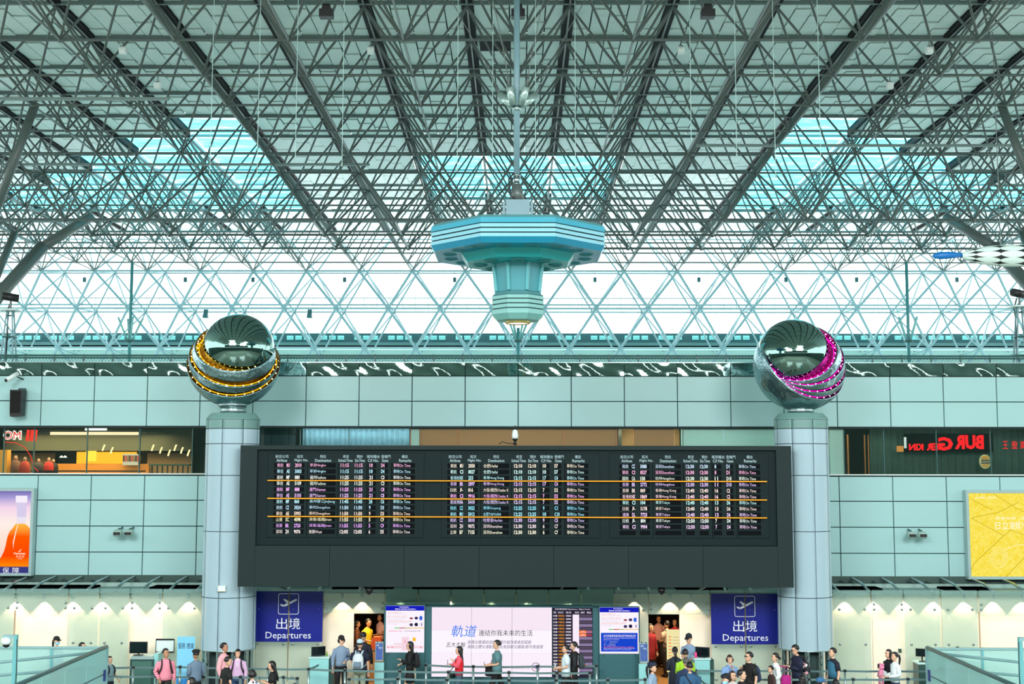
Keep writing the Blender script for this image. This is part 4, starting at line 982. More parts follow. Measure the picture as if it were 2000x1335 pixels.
m_blue = mat('sign_blue', (22, 34, 140), .3); m_blueb = mat('sign_blue_bolt', (40, 52, 160), .3)
def gpanel(xa, xb, yb=1338, m=m_glassp, bolts=None, ya=1150.5, nm='glass_panel'):
    x0 = gx(xa)+.015; x1 = gx(xb)-.015; z1 = gz_(ya); z0 = max(.02, gz_(yb))
    g = MB().bbox_((x0, 0, z0), (x1, .02, z1), .004).build(nm, m, front)
    for bx_, by_ in bolts or ():
        b = MB(); px_, pz_ = gx(bx_), gz_(by_); b.tube((px_, -.045, pz_), (px_, .04, pz_), .02, 8, caps=True); b.lathe((px_, -.03, pz_), [(.01, 0)], 4, caps=False); b.ball((px_, -.04, pz_), .040, 10, 6, (1, .6, 1)); b.build('bolt', m_bolt, g)
def full(xa, xb): gpanel(xa, xb, bolts=[(x, y) for x in (xa+12, xb-12) for y in (1188, 1256, 1323)])
def header(xa, xb, yb=1195): gpanel(xa, xb, yb, bolts=[(x, y) for x in (xa+4, xb-4) for y in (1178, 1188)])
full(-60, 27); header(28, 131); full(132, 191); full(193, 251); header(253, 315); full(316, 391); header(631, 750, 1197); header(1268, 1387, 1199)
full(1628, 1702); header(1704, 1766, 1199); full(1767, 1838); full(1840, 1912); header(1914, 2060, 1200)
for xa, xb in ((751, 816), (817, 880), (881, 944), (945, 1008), (1009, 1071), (1072, 1135), (1136, 1200)): gpanel(xa, xb, m=m_glassb, nm='glass_strip')
gpanel(1201, 1267, bolts=[(1257, 1190), (1257, 1320)])
for x in (28, 1914): MB().box((gx(x)-.02, -.02, gz_(1290)), (gx(x)+.01, .02, gz_(1192))).build('door_pillar', mat('pillar_tan', (196, 160, 130), .5), front)
MB().box((gx(1763), .4, gz_(1276)), (gx(1768), .5, gz_(1269))).build('door_lock', mat('lock_green', (40, 80, 70), .4), front)
# departures signs: two glass panels each with blue film and white lettering
def departures(x0, xm, x1, y0, y1, lab):
    t = thing('departures_sign', lab, 'sign', P((x0+x1)/2, y1, GD-.01), group='blue departures signs on the glass wall'); L = t.location
    def X(x): return P(x, 1240, GD-.02).x-L.x
    def Zz(y): return P(1000, y, GD-.02).z-L.z
    for a, c in ((x0, xm), (xm+.5, x1)):
        MB().bbox_((X(a)+.012, -.012, Zz(y1)), (X(c)-.012, -.002, Zz(y0)), .003).build('blue_panel', m_blue, t)
        for bx in (a+9, c-9):
            MB().ball((X(bx), -.02, Zz(1190)), .042, 10, 6, (1, .5, 1)).build('blue_bolt', m_blueb, t)
    w = mat('sign_white', (240, 244, 250), .4); c = xm-.3
    b = MB(); r0, r1 = c-20.5, c+20; ya, yb = y0+4, y0+45; k = 3.2; rr = 4
    def ring(o):
        pts = []
        for (cx, cy, a0) in ((r1-rr, ya+rr, 0), (r1-rr, yb-rr, 1), (r0+rr, yb-rr, 2), (r0+rr, ya+rr, 3)):
            for q in range(5):
                a = -PI/2 + a0*PI/2 + q*PI/8; pts.append((cx+(rr-o)*math.cos(a), cy+(rr-o)*math.sin(a)))
        return pts
    o_, i_ = ring(0), ring(1.1); n = len(o_)
    vs = [(X(p[0]), -.018, Zz(p[1])) for p in o_ + i_]; b.add(vs, [(j, n+j, n+(j+1) % n, (j+1) % n) for j in range(n)]); b.build('pictogram_frame', w, t)
    pl = [(-17, 24.5), (-14.5, 22.8), (-10, 25.4), (-4, 23), (-11, 14.5), (-8, 13), (1.5, 19), (13, 13.2), (16.5, 14), (16, 17), (-6, 27.5), (-12, 28)]
    # aeroplane outline, as two convex-ish pieces
    b = MB(); pp = [(X(c+u), Zz(y0+4+v-2.5)) for u, v in [(-17, 24.5), (-14.5, 23.2), (-10, 25.2), (13, 13.4), (16, 13.6), (16.5, 16), (3, 23), (-6, 27.8), (-12.5, 28)]]
    b.add([(x, -.018, z) for x, z in pp], [tuple(range(len(pp)))[::-1]])
    pp = [(X(c+u), Zz(y0+4+v-2.5)) for u, v in [(-11, 14.2), (-8, 13), (3.5, 19), (-2, 23)]]; b.add([(x, -.018, z) for x, z in pp], [(3, 2, 1, 0)])
    b.build('aeroplane', w, t)
    b = MB(); z0_, z1_ = Zz(y0+74), Zz(y0+52)
    text_in(b, '出', X(c-23.5), X(c-2), z0_, z1_, -.018); text_in(b, '境', X(c+1), X(c+23), z0_, z1_, -.018)
    b.build('characters', w, t)
    b = MB(); text_in(b, 'Departures', X(c-44), X(c+44.5), Zz(y0+96), Zz(y0+79), -.018, bold=-.0); b.build('lettering', w, t)
    MB().box((X(xm)-.012, -.03, Zz(1330)), (X(xm)+.012, -.02, Zz(y0))).build('joint_strip', mat('bronze_joint', (120, 110, 84), .4, metal=.4), t)
departures(495, 563, 630.5, 1155, 1253.5, 'blue departures sign with take-off symbol beside the left column')
departures(1388.5, 1456, 1522.5, 1158, 1256.5, 'blue departures sign with take-off symbol beside the right column')
for xa, xb in ((495, 563), (563.5, 630.5)): gpanel(xa, xb, bolts=[(x, y) for x in (xa+9, xb-9) for y in (1257, 1322)])
for xa, xb in ((1388.5, 1456), (1456.5, 1522.5)): gpanel(xa, xb, bolts=[(x, y) for x in (xa+9, xb-9) for y in (1260, 1325)])
# downlights between glass and wall
for k, x in enumerate((27, 83, 139, 196, 254, 311, 366, 668, 706, 780, 880, 960, 1030, 1110, 1240, 1309, 1350, 1420, 1490, 540, 590, 1652, 1709, 1768, 1826, 1886, 1943, 1999)):
    l = bpy.data.lights.new('downlight', 'SPOT'); l.energy = 40 if x not in (540, 590, 1420, 1490) else 28; l.color = (1, .84, .62); l.spot_size = math.radians(88); l.spot_blend = .12; l.shadow_soft_size = .02
    o = bpy.data.objects.new('downlight', l); COL.objects.link(o); a = P(x, 1178, GD+.3); o.location = (a.x, GD+.36, a.z+.12); o.rotation_euler = (math.radians(3), 0, 0)
    MB().tube((a.x, .36, a.z+.15), (a.x, .36, a.z+.27), .035, 8, caps=True).build('downlight_can', m_steel, front)
# rooms behind the two doors
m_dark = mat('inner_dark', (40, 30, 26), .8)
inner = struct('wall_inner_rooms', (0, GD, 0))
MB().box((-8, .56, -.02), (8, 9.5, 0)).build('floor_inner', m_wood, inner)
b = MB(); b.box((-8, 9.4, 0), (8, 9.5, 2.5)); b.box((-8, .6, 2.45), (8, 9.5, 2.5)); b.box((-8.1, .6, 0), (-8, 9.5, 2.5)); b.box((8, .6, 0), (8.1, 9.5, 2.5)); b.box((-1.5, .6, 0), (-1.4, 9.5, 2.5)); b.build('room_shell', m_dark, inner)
for x in (718, 1298):
    l = bpy.data.lights.new('room_lamp', 'AREA'); l.energy = 80; l.size = 1.2; l.color = (1, .72, .42); o = bpy.data.objects.new('room_lamp', l); COL.objects.link(o); o.location = P(x, 1200, GD+2.2); o.location.z = 2.4
# checkpoint furniture seen in the left opening
t = thing('checkpoint_desk', 'cluttered checkpoint desk with orange bag inside the left doorway', 'desk', (P(722, 1300, 39.2).x, 38.9, 0))
MB().box((-1.1, 0, 0), (.75, .5, .9)).build('desk_body', m_wood, t); MB().box((-1.15, -.05, .9), (.8, .55, .95)).build('desk_top', mat('desk_top', (110, 90, 70), .4), t)
MB().prism([(.0, .95), (.42, .95), (.32, 1.3), (.12, 1.3)], .1, .35).build('orange_bag', mat('bag_orange', (220, 90, 30), .6), t)
MB().box((-.9, .1, .95), (-.5, .4, 1.25)).build('monitor', m_black, t); MB().box((.5, .1, .95), (.72, .3, 1.15)).build('tray', m_white, t)
# screens
SD = 36.35
hs = thing('screen_wall', 'wide teal grey housing carrying the video wall and flight screens', 'screen housing', (0, SD, 0))
sx = lambda x: P(x, 1240, SD).x
sz = lambda y: P(1000, y, SD).z
MB().box((sx(752), .02, 0), (sx(842), .5, sz(1184))).build('left_wing', m_teal, hs); MB().box((sx(1158), .02, 0), (sx(1250), .5, sz(1186))).build('right_wing', m_teal, hs)
MB().box((sx(842), .03, 0), (sx(1158), .5, sz(1184))).build('body', m_teal, hs)
MB().bbox_((sx(750), -.06, 0), (sx(830), .02, sz(1181)), .01).build('kiosk_panel', m_teal, hs); MB().bbox_((sx(1170), -.06, 0), (sx(1248), .02, sz(1183)), .01).build('kiosk_panel', m_teal, hs)
for x, y in ((760, 1277), (820, 1278), (1179, 1279), (1240, 1278), (855, 1325), (894, 1326), (930, 1326), (1069, 1326), (1150, 1325)): MB().cbox((sx(x), -.065 if x < 830 or x > 1160 else .025, sz(y)), (.02, .01, .045)).build('lock_slot', m_black, hs)
def quad(mb, xa, xb, ya, yb, y): p, q = (sx(xa), sz(yb)), (sx(xb), sz(ya)); mb.add([(p[0], y, p[1]), (q[0], y, p[1]), (q[0], y, q[1]), (p[0], y, q[1])], [(0, 1, 2, 3)])
vw = thing('video_wall', 'bright nine pane video wall advert with blue and black Chinese text', 'screen', (0, SD, 0))
xs_ = (843, 921, 1000, 1078); ys_ = (1185.5, 1230, 1275, 1321)
for i in range(3):
    for j in range(3):
        MB().bbox_((sx(xs_[i])+.004, -.03, sz(ys_[j+1])+.004), (sx(xs_[i+1])-.004, .02, sz(ys_[j])-.004), .003).build('screen_pane', emis('screen_pinkwhite_%d' % (j % 3), ((248, 232, 246), (254, 246, 254), (252, 240, 252))[j], 1.0), vw)
def stext(name, parts, m, par, y=-.034, **kw):
    b = MB()
    for s_, xa, xb, ya, yb in parts: text_in(b, s_, sx(xa), sx(xb), sz(yb), sz(ya), y, **kw)
    b.build(name, m, par)
stext('blue_title', [('軌道', 881, 932, 1220, 1243)], emis('title_blue', (70, 130, 240), 1), vw, shear=.2, bold=.02)
e_b = emis('text_black', (50, 40, 60), 1)
stext('headline', [('連結你我未來的生活', 935, 1040, 1229.5, 1241)], e_b, vw)
stext('subtitle', [('五大主軸', 871, 909, 1253, 1263)], e_b, vw, shear=.25)
stext('body_text', [('高鐵台鐵連結成網臺鐵升級改善東部服務', 913, 1038, 1249.5, 1256.5), ('鐵路立體化通勤提速及南部觀光鐵路/都市推捷運', 913, 1061, 1258.5, 1265.5)], emis('text_violet', (96, 84, 130), 1), vw, shear=.25)
stext('footer_text', [('前瞻軌道計畫', 1000, 1035, 1299, 1305)], emis('text_pale_violet', (150, 130, 170), 1), vw, shear=.2)
b = MB(); cc = (sx(1046.5), sz(1301.5))
for i in range(24):
    a, c = 2*PI*i/24, 2*PI*(i+1)/24; b.tube((cc[0]+.115*math.cos(a), -.036, cc[1]+.115*math.sin(a)), (cc[0]+.115*math.cos(c), -.036, cc[1]+.115*math.sin(c)), .009, 4)
b.build('round_emblem_ring', e_b, vw)
b = MB(); b.path([(cc[0]-.06, -.036, cc[1]-.03), (cc[0], -.036, cc[1]+.0), (cc[0]+.03, -.036, cc[1]+.06)], .018, 5); b.build('emblem_red', emis('emblem_red', (230, 60, 70), 1), vw)
b = MB(); b.path([(cc[0]-.03, -.037, cc[1]+.05), (cc[0]+.02, -.037, cc[1]-.05)], .02, 5); b.build('emblem_blue', emis('emblem_blue', (90, 70, 220), 1), vw)
fs = thing('flight_screen', 'tall dark flight list screen with orange cells right of the video wall', 'screen', (0, SD, 0))
b = MB(); b.bbox_((sx(1079), -.03, sz(1321)), (sx(1157), .02, sz(1186)), .004); b.build('screen_back', emis('fs_dark', (44, 36, 58), 1), fs)
stext('screen_title', [('出境·離站航班 Departures - Flights Sorted', 1084, 1152, 1186.8, 1190.4)], emis('fs_white', (250, 245, 255), 1), fs, bold=.03)
stext('screen_heads', [('時間', 1081, 1086, 1193, 1197), ('航空公司', 1090, 1100, 1193, 1197), ('班次', 1105, 1116, 1193, 1197), ('目的地', 1123, 1131, 1193, 1197), ('登機門', 1134, 1142, 1193, 1197), ('備註', 1146, 1155, 1193, 1197)], emis('fs_white', (250, 245, 255), 1), fs, bold=.03)
b = MB(); quad(b, 1118.5, 1131, 1199, 1318, -.032); b.build('pale_column', emis('fs_pale', (250, 236, 250), 1), fs)
codes = 'CX564 AE966 ZH9026 CI8008 CI9027 HX252 BR2721 MU2002 CI5008 JL812 BR108 CI7916 AE988 CI833 HA5432 BR2198 CI104 CI5820 JL5042'.split()
for r in range(19):
    y = 1201.5 + r*6.25
    b = MB(); quad(b, 1131.5, 1156.5, y-2.6, y+2.6, -.032); 
    if r % 2: b.build('row_light', emis('fs_lilac', (140, 124, 160), 1), fs)
    else: b.build('row_dark', emis('fs_plum', (84, 72, 92), 1), fs)
    stext('row_time', [('%02d:%02d' % (11+r//4, (r*17) % 60), 1080.5, 1088.5, y-1.6, y+1.6)], emis('fs_white', (250, 245, 255), 1), fs, bold=.03)
    stext('row_code', [(codes[r], 1105, 1115.5, y-1.5, y+1.5)], emis('fs_white', (250, 245, 255), 1), fs, bold=.03)
    stext('row_airline', [('中華航空' if r % 3 else '長榮航空', 1090.5, 1102.5, y-2, y+2)], emis('fs_orange', (255, 176, 30), 1), fs, bold=.06)
for y in (1232.7, 1239, 1299):
    b = MB(); quad(b, 1131.5, 1145, y-2.8, y+2.8, -.034); b.build('orange_cell', emis('fs_cell', (255, 120, 40), 1), fs)
    stext('cell_text', [('準時', 1135, 1142, y-2.2, y-.2), ('Final Call', 1132.5, 1144, y+.3, y+2.2)], emis('fs_white', (250, 245, 255), 1), fs, y=-.036)
    stext('cell_time', [('%d:%02d' % (12, 35), 1146.5, 1155, y-1.6, y+1.6)], emis('fs_red', (240, 30, 40), 1), fs, y=-.036, bold=.03)
def kiosk(x0, x1, y0, ym, y1, lab, mapm):
    t = thing('information_screen', lab, 'screen', (0, SD, 0), group='security information screens')
    Y = -.07
    b = MB(); b.bbox_((sx(x0), -.09, sz(y1)), (sx(x1), -.055, sz(y0)), .004); b.build('screen_face', emis('info_white', (252, 244, 254), 1), t)
    b = MB(); quad(b, x0, x1, y0, y0+9.5, -.092); b.build('blue_header', emis('info_blue', (22, 30, 190), 1), t)
    w = x1-x0; S = lambda f: x0+w*f
    stext('header_text', [('安全檢查前...', S(.35), S(.62), y0+1.3, y0+4.2), ('Before security screening...', S(.24), S(.79), y0+5, y0+8.3)], emis('fs_white', (250, 245, 255), 1), t, y=-.095, bold=.03)
    stext('orange_text', [('請取出手提電腦及平板', S(.05), S(.4), y0+12, y0+14.5), ('請脫下大衣、帽子及外套、皮帶並放入', S(.05), S(.55), y0+19.5, y0+22), ('請將口袋內的物品及電話鑰匙放入置物籃內', S(.05), S(.68), y0+29, y0+31.5)], emis('info_orange', (240, 150, 110), 1), t, y=-.093)
    stext('grey_text', [('Take out your tablet and laptop', S(.05), S(.55), y0+15.2, y0+17), ('Remove your coat, hat, belt and jacket', S(.05), S(.55), y0+23, y0+24.8), ('and place in the tray with your bag', S(.05), S(.45), y0+25.8, y0+27.5), ('Place all items from pockets in the tray', S(.05), S(.6), y0+32.3, y0+34), ('into your baggage', S(.05), S(.3), y0+35, y0+36.7)], emis('info_grey', (190, 170, 205), 1), t, y=-.093)
    for q, (fx, fy, fw, fh, c) in enumerate(((.66, 24.5, .1, 3.5, (150, 50, 60)), (.79, 24, .1, 5.5, (60, 44, 90)), (.91, 24, .09, 9, (50, 100, 220)), (.66, 37, .1, 6, (70, 60, 90)), (.79, 36.5, .1, 7, (30, 26, 60)), (.93, 36.5, .04, 7, (160, 140, 180)))):
        b = MB(); c0 = (sx(S(fx)), sz(y0+fy)); rx = w*fw/2*SD/F_PX; rz_ = fh/2*SD/F_PX
        pts = [(c0[0]+rx*math.cos(2*PI*i/10)*(1 if i % 2 else .85), c0[1]+rz_*math.sin(2*PI*i/10)) for i in range(10)]
        b.add([(px_, -.093, pz_) for px_, pz_ in pts], [tuple(range(10))]); b.build('picture', emis('pic_%d' % q, c, 1), t)
    for fa, fb, c in ((.23, .36, (80, 200, 60)), (.36, .49, (190, 40, 60)), (.49, .62, (180, 180, 60)), (.62, 1., (240, 200, 120))):
        b = MB(); quad(b, S(fa), S(fb), ym-2.5, ym-.9, -.093); b.build('colour_bar', emis('bar_%d' % c[0], c, 1), t)
    if mapm:
        stext('map_title', [('桃園機場第二航廈', S(.07), S(.42), ym+3, ym+5.5)], emis('map_pink', (240, 90, 130), 1), t, y=-.093); stext('map_title_grey', [('出境安檢查驗區動線示意圖', S(.48), S(.9), ym+3, ym+5.5)], emis('map_grey', (150, 120, 150), 1), t, y=-.093)
        b = MB(); quad(b, S(.42), S(.6), ym+16, ym+42, -.092); quad(b, S(.03), S(.97), ym+33, ym+38, -.0915); quad(b, S(.22), S(.45), ym+28, ym+31, -.092); b.build('map_zone', emis('map_zone', (246, 214, 226), 1), t)
        b = MB(); quad(b, S(.7), S(.78), ym+17, ym+24, -.093); b.build('map_yellow', emis('map_yellow', (250, 190, 40), 1), t)
        b = MB(); 
        for fx, fy in ((.5, 25), (.17, 36), (.92, 36), (.06, 36)): b.ball((sx(S(fx)), -.093, sz(ym+fy)), .018, 8, 5, (1, .2, 1))
        b.build('map_dots', emis('map_dot', (240, 110, 110), 1), t, kind='stuff')
    else:
        b = MB(); quad(b, S(.03), S(.97), ym+5, y1-4, -.092); b.build('blue_notice', emis('notice_blue', (24, 70, 205), 1), t)
        stext('notice_text', [('前往桃園機場香港及澳門旅客請注意', S(.1), S(.92), ym+8.5, ym+13), ('For passengers going to Hong Kong and Macau', S(.1), S(.92), ym+14.3, ym+16.5), ('please notice', S(.1), S(.5), ym+17.5, ym+19.5), ('Please prepare your passport and boarding pass', S(.1), S(.9), ym+34.5, ym+36.3), ('before passing the checkpoint', S(.1), S(.8), ym+37, ym+38.8)], emis('fs_white', (250, 245, 255), 1), t, y=-.094)
        stext('notice_yellow', [('一、Taiwan', S(.1), S(.45), ym+21.5, ym+23.5), ('二、Macau', S(.1), S(.4), ym+25.5, ym+27.5), ('三、Hong Kong', S(.1), S(.4), ym+29, ym+31)], emis('notice_cream', (240, 230, 170), 1), t, y=-.094)
        stext('notice_orange', [('違反者將依規定處以罰款並沒入相關物品', S(.1), S(.88), ym+31.8, ym+34)], emis('notice_orange', (255, 130, 50), 1), t, y=-.094)
kiosk(754, 829, 1182, 1227, 1273, 'tall security information screen with pink map, left of video wall', True)
kiosk(1171, 1247, 1184.5, 1229, 1274.5, 'tall security information screen with blue notice, right of flight screen', False)
# dome cameras under the board
for px, lab in ((721, 'left'), (1292, 'right')):
    p = P(px, 1147, 35.25); t = thing('ceiling_camera', 'black cylindrical camera under the flight board, above the %s doorway' % lab, 'camera', p)
    MB().tube((0,0,0), (0,0,-.13), .10, 14, caps=True).build('housing', m_black, t); MB().ball((0,0,-.13), .065, 12, 8).build('dome', mat('dome_smoke', (24, 26, 30), .1), t)
# ---------------------------------------------------------------- counters, monitors, stands
m_ctg = mat('counter_glass_teal', (150, 214, 214), .2, coat=.5); m_cab = mat('cabinet_green', (44, 78, 72), .4)
def monitor(px, py_top, py_bot, w, D, turn, lab, zt_table):
    p = P(px, py_bot, D); p.z = zt_table; t = thing('computer_monitor', lab, 'monitor', p, math.radians(turn)); h = P(px, py_top, D).z - zt_table; hw = w/2
    MB().bbox_((-hw, -.02, h-w*.64), (hw, .03, h), .008).build('screen', m_black, t); MB().box((-hw+.02, -.024, h-w*.6), (hw-.02, -.02, h-.02)).build('glass', mat('dark_screen', (14, 26, 30), .1), t)
    b = MB(); b.tube((0,.03,0), (0,.04,h-w*.4), .02, 8); b.cbox((0,.02,.01), (w*.5, .16, .02)); b.build('stand', m_black, t)
D = 36.3; zt1 = P(275, 1281, D).z
t = thing('counter_cabinet', 'dark green cabinet with pale steel top, left of the whiteboard', 'cabinet', (P(277, 1300, D).x, D, 0)); w = 46*D/F_PX/2
MB().box((-w, 0, 0), (w, .5, zt1-.08)).build('body', m_cab, t); MB().prism([(-w, zt1-.08), (w, zt1-.08), (w*.86, zt1), (-w*.86, zt1)], -.03, .5).build('top', m_steel2, t); MB().bbox_((-w+.06, -.015, .1), (w-.06, 0, zt1-.13), .01).build('door', mat('cabinet_door', (70, 112, 102), .4), t)
MB().box((w-.02, .05, 0), (w+.1, .5, zt1+.06)).build('side_glass', m_ctg, t)
monitor(270, 1252.5, 1277, .50, 36.5, 0, 'black monitor on the dark green cabinet at left', zt1)
a = P(305, 1273, GD-.06); c = P(341, 1247, GD-.06); t = thing('whiteboard', 'small whiteboard with black rails on the cream wall at left', 'board', (a.x, GD-.08, a.z)); w = c.x-a.x; h = c.z-a.z
MB().bbox_((0, -.02, 0), (w, .04, h), .01).build('panel', m_white, t); MB().box((0, -.04, h-.03), (w, .0, h+.01)).build('top_rail', m_black, t); MB().box((0, -.04, -.01), (w, 0, .03)).build('bottom_rail', m_black, t)
for x in (0, w): MB().box((x-.01, -.03, 0), (x+.01, 0, h)).build('side_rail', m_rail, t)
a = P(344, 1336, 36.0); c = P(381, 1242.5, 36.0); w = c.x-a.x; t = thing('roll_up_banner', 'pale blue roll-up banner with dark characters beside the left column', 'banner', (a.x, 36.0, 0))
MB().box((0, 0, .05), (w, .01, c.z)).build('banner_sheet', mat('banner_blue', (130, 208, 240), .5), t); MB().box((-.02, -.08, 0), (w+.02, .08, .06)).build('base', m_steel2, t); MB().box((0, -.005, .05), (w, -.001, c.z*.32)).build('lower_print', mat('banner_deep', (40, 140, 215), .5), t)
b = MB(); text_in(b, '服務', w*.06, w*.46, c.z-.33, c.z-.17, -.004, bold=.03); text_in(b, '禮讓', w*.54, w*.94, c.z-.33, c.z-.17, -.004, bold=.03); b.build('banner_text', mat('banner_text', (20, 50, 90), .5), t)
def counter(xa, xb, D, ytop, lab, mfront):
    x0_, x1_ = P(xa, 1300, D).x, P(xb, 1300, D).x; zt = P(1000, ytop, D).z; t = thing('check_counter', lab, 'counter', ((x0_+x1_)/2, D, 0)); w = (x1_-x0_)/2
    MB().bbox_((-w, 0, 0), (w, .5, zt-.04), .01).build('front_glass', mfront, t); MB().box((-w-.02, -.03, zt-.04), (w+.02, .55, zt)).build('top', mat('counter_top', (200, 236, 232), .3), t); MB().box((w, .1, 0), (w+.12, .5, zt-.06)).build('side_body', m_cab, t)
    return zt
zc1 = counter(604, 642, 35.9, 1283, 'frosted turquoise check counter under the left departures sign', m_ctg)
monitor(622, 1262, 1282, .40, 36.1, 28, 'black monitor turned aside on the left check counter', zc1)
zc2 = counter(1357, 1387, 35.2, 1284, 'frosted turquoise check counter left of the right departures sign', m_ctg)
monitor(1372, 1263, 1283, .40, 35.4, -28, 'black monitor turned aside on the right check counter', zc2)
p = P(1358, 1284, 35.25); t = thing('pink_bottle', 'pink bottle standing on the right check counter', 'bottle', (p.x+.02, 35.3, zc2)); MB().lathe((0,0,0), [(.03, 0), (.035, .02), (.035, .12), (.02, .15)], 12).build('body', mat('pink_plastic', (235, 60, 140), .3), t); MB().tube((0,0,.15), (0,0,.18), .018, 10, caps=True).build('cap', m_black, t)
p = P(638, 1284, 36.1); t = thing('green_bottle', 'small green bottle on the left check counter', 'bottle', (p.x, 36.1, zc1)); MB().lathe((0,0,0), [(.025, 0), (.025, .09), (.015, .1)], 10).build('body', mat('green_plastic', (120, 170, 40), .3), t); MB().tube((0,0,.1), (0,0,.12), .012, 8, caps=True).build('cap', m_black, t)
zc3 = counter(1794, 1812, 36.2, 1292, 'dark counter half hidden by the right glass enclosure', m_cab)
monitor(1801, 1266, 1288, .34, 36.4, -20, 'black monitor at the right glass enclosure', zc3)
def stand_sign(px, py0, py1, w, D, lab):
    a = P(px, py1, D); h = P(px, py0, D).z-a.z; t = thing('poster_stand', lab, 'sign', (a.x, D, 0), group='small blue poster stands')
    MB().box((-w/2-.02, .03, 0), (w/2+.02, .25, a.z-.05)).build('pedestal', m_ctg, t); MB().bbox_((-w/2, 0, a.z), (w/2, .03, a.z+h), .005).build('board', m_steel2, t)
    MB().box((-w/2+.015, -.004, a.z+.03), (w/2-.015, .0, a.z+h-.04)).build('print', mat('stand_print', (72, 100, 168), .4, noise=.5, nscale=9), t)
    b = MB(); text_in(b, '旅客', -w/2+.03, 0, a.z+h-.12, a.z+h-.07, -.006); text_in(b, '須知', -w*.1, w*.35, a.z+h-.19, a.z+h-.14, -.006); b.build('print_text', m_white, t)
    for x in (-w/4, w/4): MB().cbox((x, -.01, a.z+h), (.03, .03, .03)).build('clip', m_black, t)
stand_sign(740.5, 1252.5, 1290, .22, 36.0, 'small blue poster stand beside the left doorway'); stand_sign(1257.5, 1254, 1293, .23, 35.9, 'small blue poster stand beside the right doorway')
a = P(1303, 1312, 37.9); c = P(1328, 1229, 37.9); w = c.x-a.x; t = thing('notice_board_stand', 'tall pale notice stand with orange lines inside the right doorway', 'sign', (a.x, 37.9, 0))
MB().bbox_((0, 0, a.z), (w, .05, c.z), .03).build('board', mat('notice_cream', (250, 226, 200), .4, emit=.25), t); MB().box((.03, .01, 0), (.06, .04, a.z)).box((w-.06, .01, 0), (w-.03, .04, a.z)).build('legs', m_steel, t)
b = MB()
for q in range(9): zq_ = c.z-.22-q*.09; b.box((.05, -.004, zq_), (.13, 0, zq_+.03)); 
b.build('orange_marks', mat('mark_orange', (236, 140, 60), .5), t, kind='stuff')
b = MB()
for q in range(9): zq_ = c.z-.22-q*.09; b.box((.17, -.004, zq_), (w-.04, 0, zq_+.012))
b.build('text_lines', mat('mark_grey', (190, 150, 140), .5), t, kind='stuff')
# ---------------------------------------------------------------- queue barriers
posts = {}
def stanchion(px, py, lab=None):
    D = (CAM_Z-.98)*F_PX/(py-917)*1.0; p = P(px, py, D); t = thing('queue_post', lab, 'queue barrier', (p.x, p.y, 0), group='belt barrier posts of the queue lanes'); 
    MB().tube((0,0,.02), (0,0,.93), .033, 12, caps=True).build('pole', m_post, t); MB().lathe((0,0,0), [(.17, 0), (.17, .015), (.10, .03)], 18).build('base', m_post, t)
    MB().tube((0,0,.93), (0,0,.985), .042, 12, caps=True).build('head', m_black if True else None, t); MB().tube((0,0,.985), (0,0,.995), .036, 12, caps=True).build('cap', m_post, t)
    return t
rowsB = [('back lane', [(832, 1287), (924.5, 1289.6), (1050, 1289), (1165, 1287.7)], []),
 ('second lane', [(603, 1295), (674, 1297), (781, 1298.6), (876, 1300), (994, 1300.6), (1088, 1301), (1152, 1300.6)], []),
 ('third lane', [(682, 1313.6), (777, 1312.6), (873, 1314.5), (994.5, 1315), (1086, 1315), (1187, 1314), (1260, 1313)], []),
 ('front lane', [(675, 1324), (765, 1324), (867, 1325.5), (994.5, 1326), (1087, 1326), (1183, 1328)], []),
 ('left rear lane', [(196, 1292.5), (260.5, 1292.5), (352, 1291.5), (430, 1293), (524, 1294.5), (603, 1295)], [5]),
 ('left front lane', [(196, 1309), (305, 1309), (398, 1310), (470, 1310), (554, 1310.5), (581, 1312.5)], []),
 ('side stub', [(624, 1286), (603, 1295)], [1]), ('corner stub', [(576, 1324), (560, 1334)], []),
 ('right counter lane', [(1358, 1296), (1366, 1311), (1381, 1324), (1394, 1338)], []),
 ('right rear lane', [(1358, 1296), (1476, 1296), (1548, 1296), (1650, 1296), (1735, 1296), (1824, 1296)], [0]),
 ('right front lane', [(1458, 1312), (1580, 1312), (1666, 1312), (1773, 1311), (1824, 1311)], [])]
for rn, pts, skip in rowsB:
    prev = None
    for q, (x, y) in enumerate(pts):
        D = (CAM_Z-.98)*F_PX/(y-917)
        near = '%s, %s' % (rn, ORD[q] if q < len(pts)-1 else 'last at the right')
        t = None if q in skip else stanchion(x, y, 'steel queue post of the %s' % near)
        p = P(x, y, D)
        if prev is not None:
            host, hp = prev; a = Vector((hp.x, hp.y, .945)); c = Vector((p.x, p.y, .945)); par = host or t; L = Vector((par.location.x, par.location.y, 0))
            a -= L; c -= L; d = (c-a); n_ = Vector((-d.y, d.x, 0)).normalized()*.004; m_ = (a+c)/2 - Vector((0,0,.012)); b = MB()
            vs = []
            for v in (a, m_, c):
                for sgn in (-1, 1):
                    for dz in (-.026, .026): vs.append(v + n_*sgn + Vector((0,0,dz)))
            b.add(vs, [(0,1,5,4), (4,5,9,8), (2,6,7,3), (6,10,11,7), (1,3,7,5), (5,7,11,9), (0,4,6,2), (4,8,10,6)]); b.build('belt', m_belt, par)
            if abs(c.x-a.x) > 2.2 and rn in ('second lane', 'third lane', 'front lane'):
                b = MB(); e = a.lerp(c, .33); f_ = a.lerp(c, .72); b.box((e.x, min(e.y, f_.y)-.012, e.z-.024), (f_.x, min(e.y, f_.y)-.008, e.z-.004)); b.build('belt_print', mat('belt_print', (160, 205, 200), .5), par)
        prev = (t, p)
